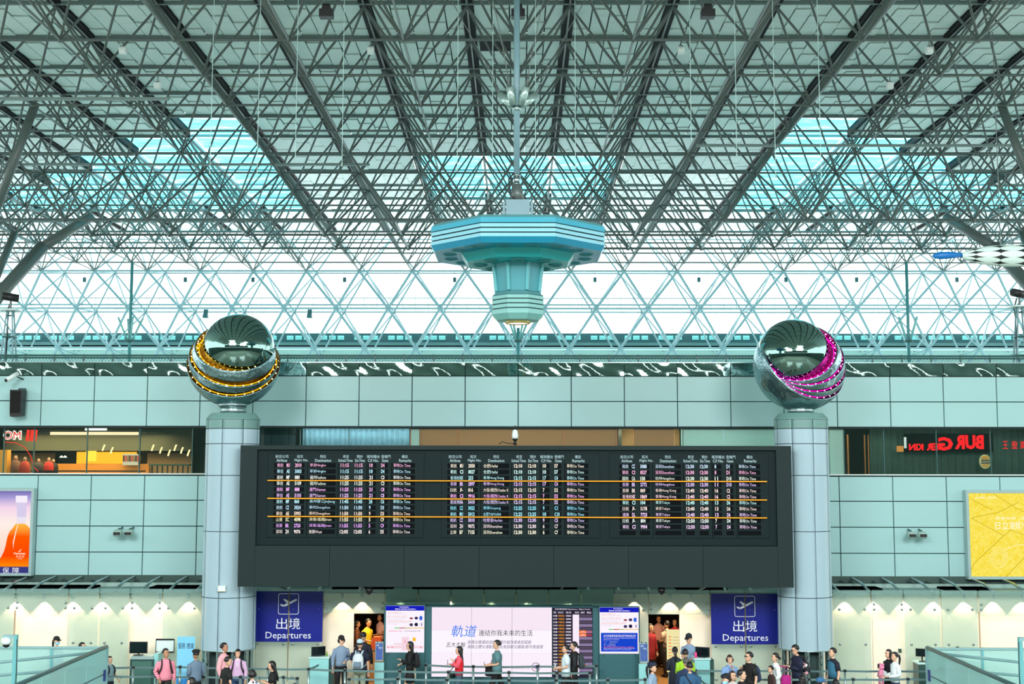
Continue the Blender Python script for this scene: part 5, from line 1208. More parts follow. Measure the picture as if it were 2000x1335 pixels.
# ---------------------------------------------------------------- glass enclosures of the stair wells at both corners
m_enc = glassmat('enclosure_glass', (205, 240, 238), .12, .42, (212, 242, 240), .15); m_encr = mat('enclosure_rail', (150, 190, 194), .35, metal=.2); m_hand = mat('handrail_dark', (76, 108, 110), .35, metal=.3)
def enclosure(sgn, cxp, cyp, lab):
    D = 33.4; c = P(cxp, cyp, D); t = thing('glass_enclosure', lab, 'glass barrier', (c.x, c.y, 0), group='glass enclosures at the lower corners'); zt = c.z; Yn = -9.
    MB().box((0 if sgn < 0 else -.05, -.03, 0), (.05 if sgn < 0 else 0, .03, zt)).build('corner_post', m_encr, t)
    ww = 7.0
    for k in range(5):
        xa, xb = sgn*k*1.4+sgn*.03, sgn*(k+1)*1.4-sgn*.03; MB().box((xa, -.01, .1), (xb, .01, zt-.05)).build('rear_pane', m_enc, t); MB().box((sgn*(k+1)*1.4-.03, -.03, 0), (sgn*(k+1)*1.4+.03, .03, zt)).build('rear_post', mat('post_teal', (110, 180, 184), .35), t)
    MB().box((0, -.05, zt-.05), (sgn*ww, .04, zt)).build('rear_rail', m_encr, t)
    zs_ = [zt-.05, zt*.62, zt*.27, .02]
    for k in range(6):
        for q in range(3): MB().box((-.01, -(k+1)*1.5+.02, zs_[q+1]+.012), (.01, -k*1.5-.02, zs_[q]-.012)).build('side_pane', m_enc, t)
    for q in (1, 2): MB().box((-.014, Yn, zs_[q]-.012), (.014, 0, zs_[q]+.012)).build('side_joint', m_hand, t)
    b = MB(); b.tube((0, 0, zt), (0, Yn, zt), .05, 10, caps=True); b.build('side_handrail', m_hand, t)
    for z_, x_ in ((zt-.12, .9), (zt-.5, 2.6)):
        b = MB(); b.tube((sgn*.2, -.2, z_), (sgn*(x_+3.2), -3.0, z_-.1), .035, 8, caps=True); b.build('inner_rail', m_encr, t)
    MB().box((sgn*.2, -1.2, 0), (sgn*6.5, -1.15, zt*.55)).build('inner_panel', m_enc, t)
    p = P(cxp+(-3.5 if sgn < 0 else 3.5), 1318, 33.3)-t.location
    MB().box((-.012+(.012 if sgn < 0 else -.012), -.20, p.z-.14), (.014+(.012 if sgn < 0 else -.012), -.06, p.z+.14)).build('blue_sticker', m_blue, t)
    return t, zt
enclosure(-1, 208, 1262, 'frosted glass enclosure with dark sloping handrail at lower left corner')
enclosure(1, 1811, 1264, 'frosted glass enclosure with dark sloping handrail at lower right corner')
def cctv_post(px, ptop, lab, sg_):
    D = 31.; p = P(px, ptop, D); t = thing('camera_post', lab, 'camera', (p.x, D, 0)); zt = p.z
    MB().cbox((0, 0, zt/2), (.09, .09, zt)).build('post', mat('post_teal', (110, 180, 184)), t); MB().box((-.02, -.05, zt-.08), (sg_*.30, .05, zt)).build('arm', m_encr, t)
    MB().lathe((sg_*.22, 0, zt-.22), [(.10, 0), (.12, .05), (.11, .14), (.04, .17)], 16).build('housing', m_white, t); MB().ball((sg_*.22, 0, zt-.22), .085, 14, 8).build('dome', m_black, t)
    MB().path([(sg_*-.05, -.06, zt-.1), (sg_*-.08, -.07, zt-.8), (sg_*-.05, -.06, zt-1.5)], .008, 5).build('cable', m_black, t)
cctv_post(31, 1239, 'white dome camera on a teal post inside the left enclosure', -1); cctv_post(1992, 1244, 'white dome camera on a teal post inside the right enclosure', 1)
# ================================================================== PEOPLE
def rings(mb, lst, n=14, cap=True):
    """closed surface through horizontal ellipses (x, y, z, rx, ry)"""
    k = len(mb.v); old = mb.smooth; mb.smooth = True
    for x, y, z, rx, ry in lst:
        for j in range(n): a = 2*PI*j/n; mb.v.append(Vector((x+rx*math.cos(a), y+ry*math.sin(a), z)))
    up = lst[-1][2] > lst[0][2]
    for i in range(len(lst)-1):
        for j in range(n):
            j2 = (j+1) % n; q = (k+i*n+j, k+i*n+j2, k+(i+1)*n+j2, k+(i+1)*n+j); mb.face(*(q if up else q[::-1]))
    if cap:
        a = [k+j for j in range(n)]; c = [k+(len(lst)-1)*n+j for j in range(n)]
        mb.face(*(a[::-1] if up else a)); mb.face(*(c if up else c[::-1]))
    mb.smooth = old
def ccol(c, **kw): return mat('cloth_%d_%d_%d' % c, c, .75, noise=.12, nscale=8, **kw)
def stripes():
    if 'pink_stripes' in MATS: return MATS['pink_stripes']
    m = mat('pink_stripes', (240, 140, 160), .8); nt = m.node_tree; tc = nt.nodes.new('ShaderNodeTexCoord'); w = nt.nodes.new('ShaderNodeTexWave'); w.bands_direction = 'Z'; w.inputs['Scale'].default_value = 6
    cr = nt.nodes.new('ShaderNodeValToRGB'); cr.color_ramp.elements[0].color = rgb(232, 110, 140); cr.color_ramp.elements[1].color = rgb(248, 176, 190); L = nt.links.new
    L(tc.outputs['Object'], w.inputs[0]); L(w.outputs[0], cr.inputs[0]); L(cr.outputs[0], nt.nodes['Principled BSDF'].inputs['Base Color']); return m
def floral(name, base, cols):
    if name in MATS: return MATS[name]
    m = mat(name, base, .8); nt = m.node_tree; tc = nt.nodes.new('ShaderNodeTexCoord'); v = nt.nodes.new('ShaderNodeTexVoronoi'); v.inputs['Scale'].default_value = 13
    sp = nt.nodes.new('ShaderNodeSeparateColor'); cr = nt.nodes.new('ShaderNodeValToRGB'); cr.color_ramp.interpolation = 'CONSTANT'; L = nt.links.new
    cr.color_ramp.elements[0].color = rgb(*base); cr.color_ramp.elements[1].position = .5; cr.color_ramp.elements[1].color = rgb(*cols[0])
    for p_, c_ in zip((.68, .84), cols[1:]): e = cr.color_ramp.elements.new(p_); e.color = rgb(*c_)
    L(tc.outputs['Object'], v.inputs[0]); L(v.outputs['Color'], sp.inputs[0]); L(sp.outputs[0], cr.inputs[0]); L(cr.outputs[0], nt.nodes['Principled BSDF'].inputs['Base Color']); return m
ARM = {'down': ((.235, .02, 1.13), (.24, -.05, .88)), 'front': ((.215, .03, 1.14), (.09, -.25, 1.09)), 'phone': ((.20, -.02, 1.14), (.07, -.25, 1.22)), 'chin': ((.19, -.08, 1.15), (.05, -.17, 1.40)),
       'rail': ((.25, .03, 1.15), (.20, -.20, .99)), 'fold': ((.225, -.02, 1.14), (-.04, -.19, 1.16)), 'hip': ((.27, .05, 1.16), (.17, -.06, .99)), 'strap': ((.23, -.05, 1.16), (.12, -.16, 1.32))}
SPEC = []
def person(px, y, H, face, lab, top=(60,60,60), bot=(24,26,32), sleeve='short', la='down', ra='down', hair='short', hc='k', hat=None, hatc=(20,20,24), legs='trousers', skin=0, stride=0., yaw=0., tilt=0., mask=False, topm=None, glasses=False, collar=None, long_top=0., D=None, fat=1., vest=None):
    SPEC.append(dict(locals()))
def skel(sp):
    s = sp; la, ra = ARM[s['la']], ARM[s['ra']]; f = s['fat']; st = s['stride']
    vs = [(0,0,.96), (0,0,1.10), (0,0,1.26), (0,.01,1.39), (0,.005,1.47), (0,-.01,1.53)]; rs = [.105, .09, .10, .06, .047, .045]; ed = [(0,1),(1,2),(2,3),(3,4),(4,5)]
    for sg, (e, w) in ((-1, la), (1, ra)):
        k = len(vs); w = Vector((sg*w[0], w[1], w[2])); e = Vector((sg*e[0], e[1], e[2])); d = (w-e).normalized(); pc = w + d*.055
        vs += [(sg*.150*f, .01, 1.375), tuple(e*1), tuple(w), tuple(pc)]; rs += [.040, .036, .025, .030]; ed += [(3, k), (k, k+1), (k+1, k+2), (k+2, k+3)]
    for sg in (-1, 1):
        k = len(vs); q = sg*st; vs += [(sg*.09, 0, .87), (sg*.095, -.02-q*.16, .50), (sg*.10, .03-q*.28+(.05 if q < 0 else 0), .09), (sg*.11, -.11-q*.28, .035)]; rs += [.085, .055, .038, .035]; ed += [(0, k), (k, k+1), (k+1, k+2), (k+2, k+3)]
    return vs, ed, rs
def add_hand(mb, w, d, sg, k=1.):
    up = Vector((0,0,1)); side = d.cross(up); side = side.normalized() if side.length > .1 else Vector((1,0,0)); nrm = side.cross(d).normalized()
    inward = Vector((-sg, 0, 0)); 
    for q, (o, ln) in enumerate(((-.027, .058), (-.009, .068), (.009, .064), (.026, .05))):
        b0 = w + d*.055 + side*o; b1 = w + d*(.088) + side*o*1.1; b2 = b1 + d*ln*.5 - nrm*.012; b3 = b2 + d*ln*.30 - nrm*.026
        mb.path([b0, b1, b2, b3], [.009, .0092, .0085, .0065], 6)
    t0 = w + d*.03 + inward*.012; t1 = w + d*.055 + inward*.036 - nrm*.008; t2 = t1 + d*.028 + inward*.008 - nrm*.012; mb.path([t0, t1, t2], [.011, .010, .0075], 6)
def head_geo(b, s, M):
    k0 = len(b.v)
    b.mi = 0
    rings(b, [(0, -.052, 1.522, .026, .026), (0, -.040, 1.540, .046, .050), (0, -.026, 1.565, .058, .070), (0, -.016, 1.595, .067, .084), (0, -.008, 1.625, .073, .091), (0, -.002, 1.655, .076, .095), (0, .002, 1.685, .074, .093), (0, .005, 1.715, .061, .078), (0, .006, 1.738, .038, .050), (0, .006, 1.748, .012, .016)], 16)
    b.add([(-.013, -.098, 1.600), (.013, -.098, 1.600), (0, -.120, 1.606), (0, -.094, 1.648), (0, -.100, 1.592)], [(0, 2, 3), (2, 1, 3), (0, 4, 2), (4, 1, 2)])
    for sg in (-1, 1):
        b.ball((sg*.077, .0, 1.628), .024, 7, 5, (.35, .7, 1.1)); b.mi = 1; b.ball((sg*.030, -.092, 1.645), .0095, 6, 4, (1.3, .6, .8)); b.cbox((sg*.030, -.094, 1.664), (.034, .012, .006)); b.mi = 0
    b.mi = 2; b.ball((0, -.096, 1.575), .018, 8, 4, (1.2, .35, .28)); b.mi = 0
    for i in range(k0, len(b.v)): b.v[i] = M @ b.v[i]
def hair_geo(s, M):
    b = MB(); b.smooth = True; st = s['hair']; nu, nv = 20, 14; C = Vector((0, .006, 1.652)); R = Vector((.088, .110, .113))
    if s['hat']: R = Vector((.085, .106, .100))
    def pt(i, j):
        t = PI*i/nv; a = 2*PI*j/nu; d = Vector((math.sin(t)*math.cos(a), math.sin(t)*math.sin(a), math.cos(t)))
        low = {'short': -.25, 'bob': -.8, 'long': -.8, 'pony': -.35, 'bun': -.35}[st]
        front = d.y < -.35 and d.z < (.48 if st != 'bob' else .30); k = 1.
        if front: k = .70
        elif d.z < low: k = .72
        elif d.y < -.1 and d.z < .2 and st in ('short', 'pony', 'bun'): k = .80
        p = C + Vector((d.x*R.x, d.y*R.y, d.z*R.z))*k
        if st == 'bob' and not front and d.z < .1: p.x *= 1.30; p.y = max(p.y, -.05) * 1.12; p.z -= .02
        if st == 'long' and not front and d.z < .05: p.x *= 1.12; p.y = max(p.y, -.05); 
        return M @ p
    k = len(b.v); b.v.append(pt(0, 0))
    for i in range(1, nv):
        for j in range(nu): b.v.append(pt(i, j))
    b.v.append(pt(nv, 0)); e = len(b.v)-1
    for j in range(nu): b.face(0, 1+j, 1+(j+1) % nu); b.face(e, 1+(nv-2)*nu+(j+1) % nu, 1+(nv-2)*nu+j)
    for i in range(nv-2):
        for j in range(nu): a = 1+i*nu; b.face(a+j, a+nu+j, a+nu+(j+1) % nu, a+(j+1) % nu)
    if st == 'long':
        k0 = len(b.v); rings(b, [(0, .045, 1.68, .080, .068), (0, .052, 1.60, .092, .060), (0, .060, 1.50, .098, .050), (0, .085, 1.38, .100, .042), (0, .100, 1.27, .088, .032), (0, .100, 1.20, .060, .018)], 14)
        for i in range(k0, len(b.v)): b.v[i] = M @ b.v[i]
    if st == 'pony':
        k0 = len(b.v); b.path([(0, .09, 1.68), (0, .135, 1.65), (0, .150, 1.56), (0, .135, 1.44), (0, .125, 1.34)], [.022, .032, .034, .026, .008], 8)
        for i in range(k0, len(b.v)): b.v[i] = M @ b.v[i]
    if st == 'bun':
        k0 = len(b.v); b.ball((0, .125, 1.60), .040, 10, 7)
        for i in range(k0, len(b.v)): b.v[i] = M @ b.v[i]
    return b
def make_people():
    tmp = []
    for s in SPEC:
        vs, ed, rs = skel(s); me = bpy.data.meshes.new('sk'); me.from_pydata(vs, ed, []); me.update()
        o = bpy.data.objects.new('sk', me); COL.objects.link(o); md = o.modifiers.new('s', 'SKIN'); o.modifiers.new('u', 'SUBSURF').levels = 1
        for v, r in zip(me.skin_vertices[0].data, rs): v.radius = (r, r)
        me.skin_vertices[0].data[0].use_root = True; tmp.append(o)
    dg = bpy.context.evaluated_depsgraph_get(); res = []
    for o in tmp:
        me = bpy.data.meshes.new_from_object(o.evaluated_get(dg)); res.append(([v.co.copy() for v in me.vertices], [tuple(p.vertices) for p in me.polygons])); bpy.data.meshes.remove(me)
    for o in tmp: me = o.data; bpy.data.objects.remove(o); bpy.data.meshes.remove(me)
    out = []
    for s, (bv, bf) in zip(SPEC, res):
        H = s['H']; D = s['D'] or (CAM_Z-H)*F_PX/(s['y']-917); p = P(s['px'], s['y'], D); kk = H/(1.765 if not s['hat'] else 1.78)
        t = thing('person', s['lab'], 'person', (p.x, D, 0), math.radians(s['face'])); t.scale = (kk, kk, kk); s['root'] = t; s['k'] = kk
        M = Matrix.Translation((0, 0, 1.50)) @ Matrix.Rotation(math.radians(s['yaw']), 4, 'Z') @ Matrix.Rotation(math.radians(s['tilt']), 4, 'X') @ Matrix.Translation((0, 0, -1.50))
        b = MB(); b.smooth = True; b.add(bv, bf)
        for sg, nm in ((-1, 'la'), (1, 'ra')):
            e, w = ARM[s[nm]]; e = Vector((sg*e[0], e[1], e[2])); w = Vector((sg*w[0], w[1], w[2])); add_hand(b, w, (w-e).normalized(), sg)
        head_geo(b, s, M)
        b.build('body', [m_skin if not s['skin'] else m_skin2, m_eye, m_lip], t)
        hm = {'k': m_hair, 'b': m_hairb, 'g': m_hairg}[s['hc']]
        hair_geo(s, M).build('hair', hm, t)
        f = s['fat']; tm = s['topm'] or ccol(s['top']); lt = s['long_top']
        b = MB(); zb = .93 - lt
        rg = [(0, 0, zb, .160*f + lt*.12, .118*f + lt*.10)]
        if lt > .1: rg.append((0, 0, .93, .165*f, .122*f))
        rg += [(0, 0, 1.02, .158*f, .116*f), (0, 0, 1.14, .150*f, .110*f), (0, 0, 1.26, .168*f, .118*f), (0, .005, 1.35, .182*f, .114*f), (0, .008, 1.41, .172*f, .094), (0, .008, 1.448, .105, .074), (0, .004, 1.480, .066, .060)]
        rings(b, rg, 18)
        if s['sleeve'] != 'none':
            for sg, nm in ((-1, 'la'), (1, 'ra')):
                e, w = ARM[s[nm]]; sh = Vector((sg*.150*f, .008, 1.39)); e = Vector((sg*e[0], e[1], e[2])); w = Vector((sg*w[0], w[1], w[2]))
                if s['sleeve'] == 'long': b.path([sh, sh.lerp(e, .3), e, e.lerp(w, .12), e.lerp(w, .55), w - (w-e)*.05], [.070, .068, .058, .053, .046, .038], 12)
                else: b.path([sh, sh.lerp(e, .35), sh.lerp(e, .78)], [.071, .072, .066], 12)
        b.build('shirt' if not lt else 'coat', tm, t)
        if s['collar']:
            b = MB(); b.smooth = True; b.lathe((0, 0, 1.445), [(.072, -.01), (.062, .035), (.058, .035)], 14, caps=False); b.cbox((0, -.118*f, 1.30), (.018, .012, .24)) if s['collar'] == 'placket' else None; b.build('collar', ccol((235, 235, 240)) if s['collar'] == 'placket' else tm, t)
        if s['vest']:
            b = MB(); rings(b, [(0, 0, 1.00, .172*f, .130*f), (0, 0, 1.14, .165*f, .124*f), (0, 0, 1.26, .180*f, .130*f), (0, .005, 1.35, .184*f, .122*f), (0, .008, 1.41, .150*f, .095)], 18); b.build('vest', ccol(s['vest']), t)
        bm = ccol(s['bot']); st = s['stride']
        if s['legs'] == 'trousers':
            b = MB(); rings(b, [(0, 0, .82, .135*f, .10*f), (0, 0, .90, .158*f, .116*f), (0, 0, .98, .150*f, .110*f)], 16)
            for sg in (-1, 1):
                q = sg*st; b.path([(sg*.085, 0, .90), (sg*.092, -.01-q*.05, .75), (sg*.095, -.02-q*.16, .50), (sg*.10, .02-q*.27+(.05 if q < 0 else 0), .10)], [.085, .090, .068, .060], 12)
            b.build('trousers', bm, t)
        elif s['legs'] in ('skirt', 'dress'):
            zl = .42 if s['legs'] == 'dress' else .58; b = MB(); rings(b, [(0, 0, zl, .21, .16), (0, 0, .75, .185, .14), (0, 0, .90, .165, .12), (0, 0, 1.0, .145, .105)], 18); b.build('skirt', bm, t)
        for sg in (-1, 1):
            q = sg*st; b = MB(); b.smooth = True; b.path([(sg*.10, .07-q*.28, .045), (sg*.10, .02-q*.28, .055), (sg*.11, -.10-q*.28, .04), (sg*.115, -.18-q*.28, .03)], [(.040, .035), (.048, .045), (.044, .035), (.020, .015)], 10); b.build('shoe', m_black, t)
        if s['hat']:
            b = MB(); b.smooth = True; c = Vector((0, .004, 1.69)); hn = s['hat']
            def hp(vs_):
                for i in range(vs_, len(b.v)): b.v[i] = M @ b.v[i]
            k0 = len(b.v)
            if hn == 'beret': rings(b, [(0, .0, 1.69, .088, .106), (0, .01, 1.705, .108, .125), (0, .015, 1.735, .112, .128), (0, .012, 1.765, .075, .09), (0, .01, 1.775, .02, .02)], 18)
            elif hn == 'bucket': rings(b, [(0, 0, 1.655, .150, .165), (0, 0, 1.69, .092, .112), (0, .004, 1.75, .082, .10), (0, .004, 1.78, .04, .05)], 18)
            else:
                rings(b, [(0, .002, 1.675, .086, .106), (0, .004, 1.70, .088, .108), (0, .004, 1.745, .078, .096), (0, .004, 1.775, .048, .06), (0, .004, 1.785, .010, .012)], 18)
            hp(k0); b.build('hat_crown' if hn != 'cap' else 'cap', ccol(s['hatc']), t)
            if hn in ('cap', 'whitecap'):
                b = MB(); b.smooth = True; k0 = 0; b.add([(-.07, -.075, 1.683), (.07, -.075, 1.683), (.055, -.165, 1.668), (0, -.185, 1.664), (-.055, -.165, 1.668), (-.07, -.075, 1.672), (.07, -.075, 1.672), (.055, -.165, 1.660), (0, -.185, 1.656), (-.055, -.165, 1.660)], [(4,3,2,1,0), (5,6,7,8,9), (0,1,6,5), (1,2,7,6), (2,3,8,7), (3,4,9,8), (4,0,5,9)]); hp(0); b.build('brim', ccol(s['hatc']), t)
        if s['mask']:
            b = MB(); b.smooth = True; rings(b, [(0, -.048, 1.545, .050, .060), (0, -.034, 1.575, .066, .086), (0, -.020, 1.612, .070, .092)], 16, cap=False)
            b.v = [M @ v for v in b.v]; b.build('face_mask', ccol((150, 215, 240)), t)
        if s['glasses']:
            b = MB(); b.cbox((-.03, -.108, 1.643), (.042, .006, .026)); b.cbox((.03, -.108, 1.643), (.042, .006, .026)); b.cbox((0, -.108, 1.648), (.02, .006, .006)); b.cbox((-.07, -.05, 1.648), (.006, .11, .006)); b.cbox((.07, -.05, 1.648), (.006, .11, .006)); b.v = [M @ v for v in b.v]; b.build('glasses', m_black, t)
def held(i, name, label, cat, fn, group=None):
    """a thing worn or held by person i, placed in that person's frame"""
    s = SPEC[i]; t = s['root']; o = thing(name, label, cat, tuple(t.location), t.rotation_euler.z, group); o.scale = t.scale; fn(o, s); return o
def f_backpack(c, c2, m=None, strap=(24, 24, 28), hang=0.):
    def fn(o, s):
        f = s['fat']; y = .118*f+.005 + hang; b = MB(); mm = m or ccol(c)
        rings(b, [(0, y+.075, 1.00, .125, .07), (0, y+.085, 1.03, .150, .088), (0, y+.09, 1.15, .155, .092), (0, y+.08, 1.30, .148, .082), (0, y+.065, 1.38, .11, .06), (0, y+.06, 1.41, .05, .03)], 16); b.build('pack', mm, o)
        b = MB(); rings(b, [(0, y+.16, 1.03, .10, .03), (0, y+.165, 1.10, .11, .038), (0, y+.155, 1.20, .10, .03)], 12); b.build('front_pocket', m or ccol(c2), o)
        b = MB(); b.path([(-.03, y+.07, 1.41), (-.02, y+.07, 1.45), (.02, y+.07, 1.45), (.03, y+.07, 1.41)], .008, 6); b.build('top_handle', ccol(strap), o)
        for sg in (-1, 1):
            b = MB(); b.path([(sg*.08, y+.02, 1.38), (sg*.095, .06, 1.45), (sg*.10, -.02, 1.455), (sg*.11, -.115*f, 1.37), (sg*.13, -.13*f, 1.25), (sg*.165*f, -.06, 1.10), (sg*.14, y, 1.04)], [(.024, .010)]*7, 8); b.build('strap', ccol(strap), o)
    return fn
def f_phone(c=(40, 60, 70)):
    def fn(o, s):
        e, w = ARM[s['ra']]; sg = 1
        if s['ra'] == 'down': e, w = ARM[s['la']]; sg = -1
        w = Vector((sg*w[0], w[1], w[2])); e = Vector((sg*e[0], e[1], e[2])); p = w + (w-e).normalized()*.11 + Vector((0, 0, .035))
        MB().cbox(p, (.075, .012, .14)).build('case', m_black, o); MB().box((p.x-.033, p.y+.007, p.z-.064), (p.x+.033, p.y+.010, p.z+.064)).build('display', mat('phone_display', (140, 190, 190), .2, emit=.4), o)
    return fn
def f_paper(c=(240, 245, 248)):
    def fn(o, s):
        e, w = ARM[s['ra']]; w = Vector((w[0], w[1], w[2])); b = MB(); p = w + Vector((-.03, -.09, .05)); b.add([(p.x-.10, p.y, p.z-.02), (p.x+.06, p.y+.02, p.z-.05), (p.x+.08, p.y+.02, p.z+.09), (p.x-.08, p.y, p.z+.12), (p.x-.10, p.y+.006, p.z-.02), (p.x+.06, p.y+.026, p.z-.05), (p.x+.08, p.y+.026, p.z+.09), (p.x-.08, p.y+.006, p.z+.12)], [(0,1,2,3), (7,6,5,4), (0,4,5,1), (1,5,6,2), (2,6,7,3), (3,7,4,0)]); b.build('sheet', ccol(c), o)
    return fn
def f_bag(c, x=.24, y=.0, z=.95, w=.17, h=.17, d=.07, strap=True, sh=-1):
    def fn(o, s):
        b = MB(); rings(b, [(x, y, z-h, d*.8, w*.75), (x, y, z-h+.03, d, w), (x, y, z, d*.9, w*.95), (x, y, z+.04, d*.5, w*.7)], 14); b.build('bag_body', ccol(c), o)
        if strap:
            b = MB(); b.path([(x, y-.1, z), (x*.7, -.13, z+.22), (.02*sh, -.13, 1.36), (sh*.11, -.01, 1.462), (sh*.02, .12, 1.35), (x*.7, .13, z+.2), (x, y+.1, z)], [(.014, .006)]*7, 6); b.build('strap', ccol(c), o)
        else:
            for dy in (-.05, .05):
                b = MB(); b.path([(x, y+dy, z), (x*.95, y+dy*.8, z+.25), (x*.75, dy*.5, 1.44), (x*.6, dy*.5, 1.455)], .009, 6); b.build('handle', ccol(c), o)
    return fn
A = person
A(111, 1236, 1.68, 60, 'person in black cap and blue face mask behind the left glass enclosure', (120, 150, 170), sleeve='long', hair='pony', hat='cap', mask=True)
A(161, 1247, 1.68, 70, 'black-haired person mostly hidden behind the left glass enclosure', (90, 96, 100), yaw=10)
A(215, 1273, 1.38, 60, 'boy in grey T-shirt with dark backpack beside the left enclosure', (128, 160, 170), (22, 34, 52), ra='rail', yaw=-10)
A(324, 1258, 1.70, 25, 'man in pink striped polo and backpack leaning on a belt post', (240, 140, 160), (18, 18, 22), sleeve='long', la='rail', yaw=30, skin=1, fat=1.12, collar='c', topm='stripes')
A(383, 1259.5, 1.70, -140, 'security guard in beret and grey-blue shirt by the blue banner', (104, 128, 150), (20, 22, 30), sleeve='long', la='rail', ra='front', hat='beret', hatc=(16, 18, 22), skin=1, fat=1.1, collar='c')
A(438, 1247, 1.78, 75, 'tall man in plain pale pink shirt before the left column', (240, 176, 184), (40, 40, 50), sleeve='long', skin=1, collar='c', yaw=10)
A(444, 1273, 1.68, 130, 'man in black T-shirt with patterned sleeve below the pink-shirted man', (14, 18, 18), (20, 20, 24), skin=0, yaw=-30, tilt=10)
A(465, 1259, 1.60, 5, 'woman with bobbed hair in lilac shirt and blue jeans', (216, 178, 214), (52, 84, 120), sleeve='long', hair='bob', collar='placket', fat=1.08)
A(494, 1297.5, 1.58, -120, 'woman with short hair in blue and white floral blouse', (230, 236, 240), (30, 30, 40), hair='bob', topm='floral', la='front', ra='front', tilt=12)
A(533, 1281, 1.62, -75, 'woman with long black hair in black dress looking at a phone', (14, 16, 18), (14, 16, 18), hair='long', ra='phone', la='phone', legs='dress', tilt=10)
A(330, 1321, 1.68, 170, 'black-haired head at the bottom edge below the pink striped polo', (40, 44, 50))
A(374, 1312, 1.58, -80, 'person in dark purple top with short black hair at bottom left', (96, 20, 80), hair='bob', yaw=0)
A(404, 1328, 1.68, -150, 'person in dark blue cap at the bottom edge left of the column foot', (50, 60, 80), hat='beret', hatc=(18, 24, 44))
A(447, 1324, 1.66, 120, 'dark-haired person looking right at the bottom edge under the lilac shirt', (70, 76, 80), yaw=10)
A(667, 1233, 1.74, 15, 'security woman in black peaked cap and blue shirt near the left doorway', (128, 152, 178), (14, 14, 18), sleeve='long', ra='front', hair='bob', hat='cap', collar='c', yaw=15)
A(703, 1240, 1.74, 175, 'man in white cap, navy polo and khaki trousers seen from behind', (18, 26, 52), (140, 150, 128), hat='cap', hatc=(190, 222, 236), fat=1.15, ra='front')
A(710, 1227, 1.78, 165, 'man in navy jacket standing in the left doorway behind the white cap', (18, 24, 42), (30, 30, 34), sleeve='long', D=36.5)
A(718, 1203, 1.78, 60, 'worker in bright yellow shirt inside the left doorway', (244, 200, 20), (60, 50, 40), skin=1, ra='front', la='front', D=39.75, tilt=12)
A(743, 1192, 1.72, -60, 'person in pale pink shirt at the right side inside the left doorway', (240, 190, 190), (40, 30, 30), skin=1, ra='front', D=41.6)
A(698, 1214, 1.62, 100, 'dim figure in brown jacket at the left side inside the left doorway', (110, 66, 44), (40, 30, 30), skin=1, sleeve='long', D=40.6)
A(801, 1244, 1.63, -90, 'woman with long black hair, black jacket and cream tote bag', (16, 18, 20), (16, 16, 20), sleeve='long', hair='long', la='front', ra='phone', legs='skirt', stride=.6)
A(897, 1253, 1.60, -90, 'woman in red vest over pink sleeves with long black hair', (244, 90, 110), (56, 88, 104), sleeve='long', hair='long', la='phone', ra='strap', vest=(232, 20, 36), stride=.4)
A(971, 1241, 1.75, -90, 'man in teal grey polo walking left with phone and black bag', (88, 130, 136), (14, 14, 18), la='front', ra='front', stride=1.1, collar='c', fat=1.18)
A(1105, 1249.5, 1.62, -85, 'person in loose white top walking left holding papers', (216, 234, 240), (16, 18, 20), sleeve='short', la='front', ra='front', stride=.7, long_top=.08, fat=1.1)
A(1121, 1250, 1.65, -95, 'woman in dark clothes with large grey backpack beside the white top', (30, 34, 38), (16, 18, 20), sleeve='long', hair='bun', stride=.5, D=35.5)
A(1274, 1282, 1.66, 70, 'security woman in navy beret and light blue shirt, lower right of doorway', (140, 166, 192), (16, 16, 20), sleeve='long', hair='pony', hat='beret', hatc=(24, 34, 66), yaw=10)
A(1270, 1204, 1.70, 40, 'person in dark red patterned coat inside the right doorway', (150, 30, 40), (30, 24, 26), sleeve='long', hair='long', D=39.2, long_top=.25)
A(1303, 1199, 1.72, -150, 'man in grey shirt and dark backpack inside the right doorway', (170, 150, 136), (26, 22, 22), D=39.9, sleeve='short', ra='front')
A(1286, 1203, 1.66, 20, 'person in pale pink top deep inside the right doorway', (240, 180, 176), (40, 30, 30), D=41.8, skin=1)
A(1318, 1206, 1.62, -30, 'person in crimson top deep inside the right doorway', (200, 40, 60), (40, 30, 30), D=41.2, skin=1, hair='long')
A(1346, 1233.5, 1.80, -25, 'security guard in dark cap and blue shirt behind the right counter', (130, 156, 184), (20, 22, 30), sleeve='short', ra='front', la='front', hat='cap', hatc=(24, 32, 40), collar='c', yaw=-10, tilt=10, D=36.1)
A(1318, 1253, 1.64, 180, 'woman with tied black hair in long dark navy coat, seen from behind', (26, 34, 50), (18, 18, 22), sleeve='long', hair='pony', long_top=.35, ra='front', la='front')
A(1338, 1257, 1.72, 175, 'man in lime green jacket seen from behind', (156, 206, 40), (40, 44, 50), sleeve='long', fat=1.15, ra='front', la='front')
A(1340, 1273, 1.70, 178, 'grey-haired man in navy jacket behind the lime jacket', (28, 48, 82), (40, 44, 50), sleeve='long', hc='g', fat=1.12)
A(1347, 1281, 1.72, 182, 'man in blue jacket with black diagonal strap, nearest of the right queue', (38, 84, 122), (30, 34, 40), sleeve='long', fat=1.18)
A(1425, 1268, 1.60, 5, 'woman in light blue jacket with bobbed hair touching her chin', (128, 166, 214), (150, 160, 190), sleeve='long', hair='bob', hc='b', la='fold', ra='chin')
A(1419, 1303, 1.66, -60, 'person in black beanie and white face mask at lower right', (170, 184, 190), hat='beret', hatc=(22, 28, 34), mask=True, tilt=12)
A(1431, 1298, 1.60, 15, 'woman with long brown hair behind the black beanie', (226, 222, 220), hair='long', hc='b')
A(1448, 1295, 1.73, 60, 'man in black T-shirt looking right with undercut black hair', (14, 16, 18), (30, 34, 40), fat=1.05, yaw=20)
A(1463, 1262, 1.76, -60, 'man in glasses and black T-shirt with dark blue backpack', (14, 16, 18), (50, 90, 120), glasses=True, la='strap', yaw=-15)
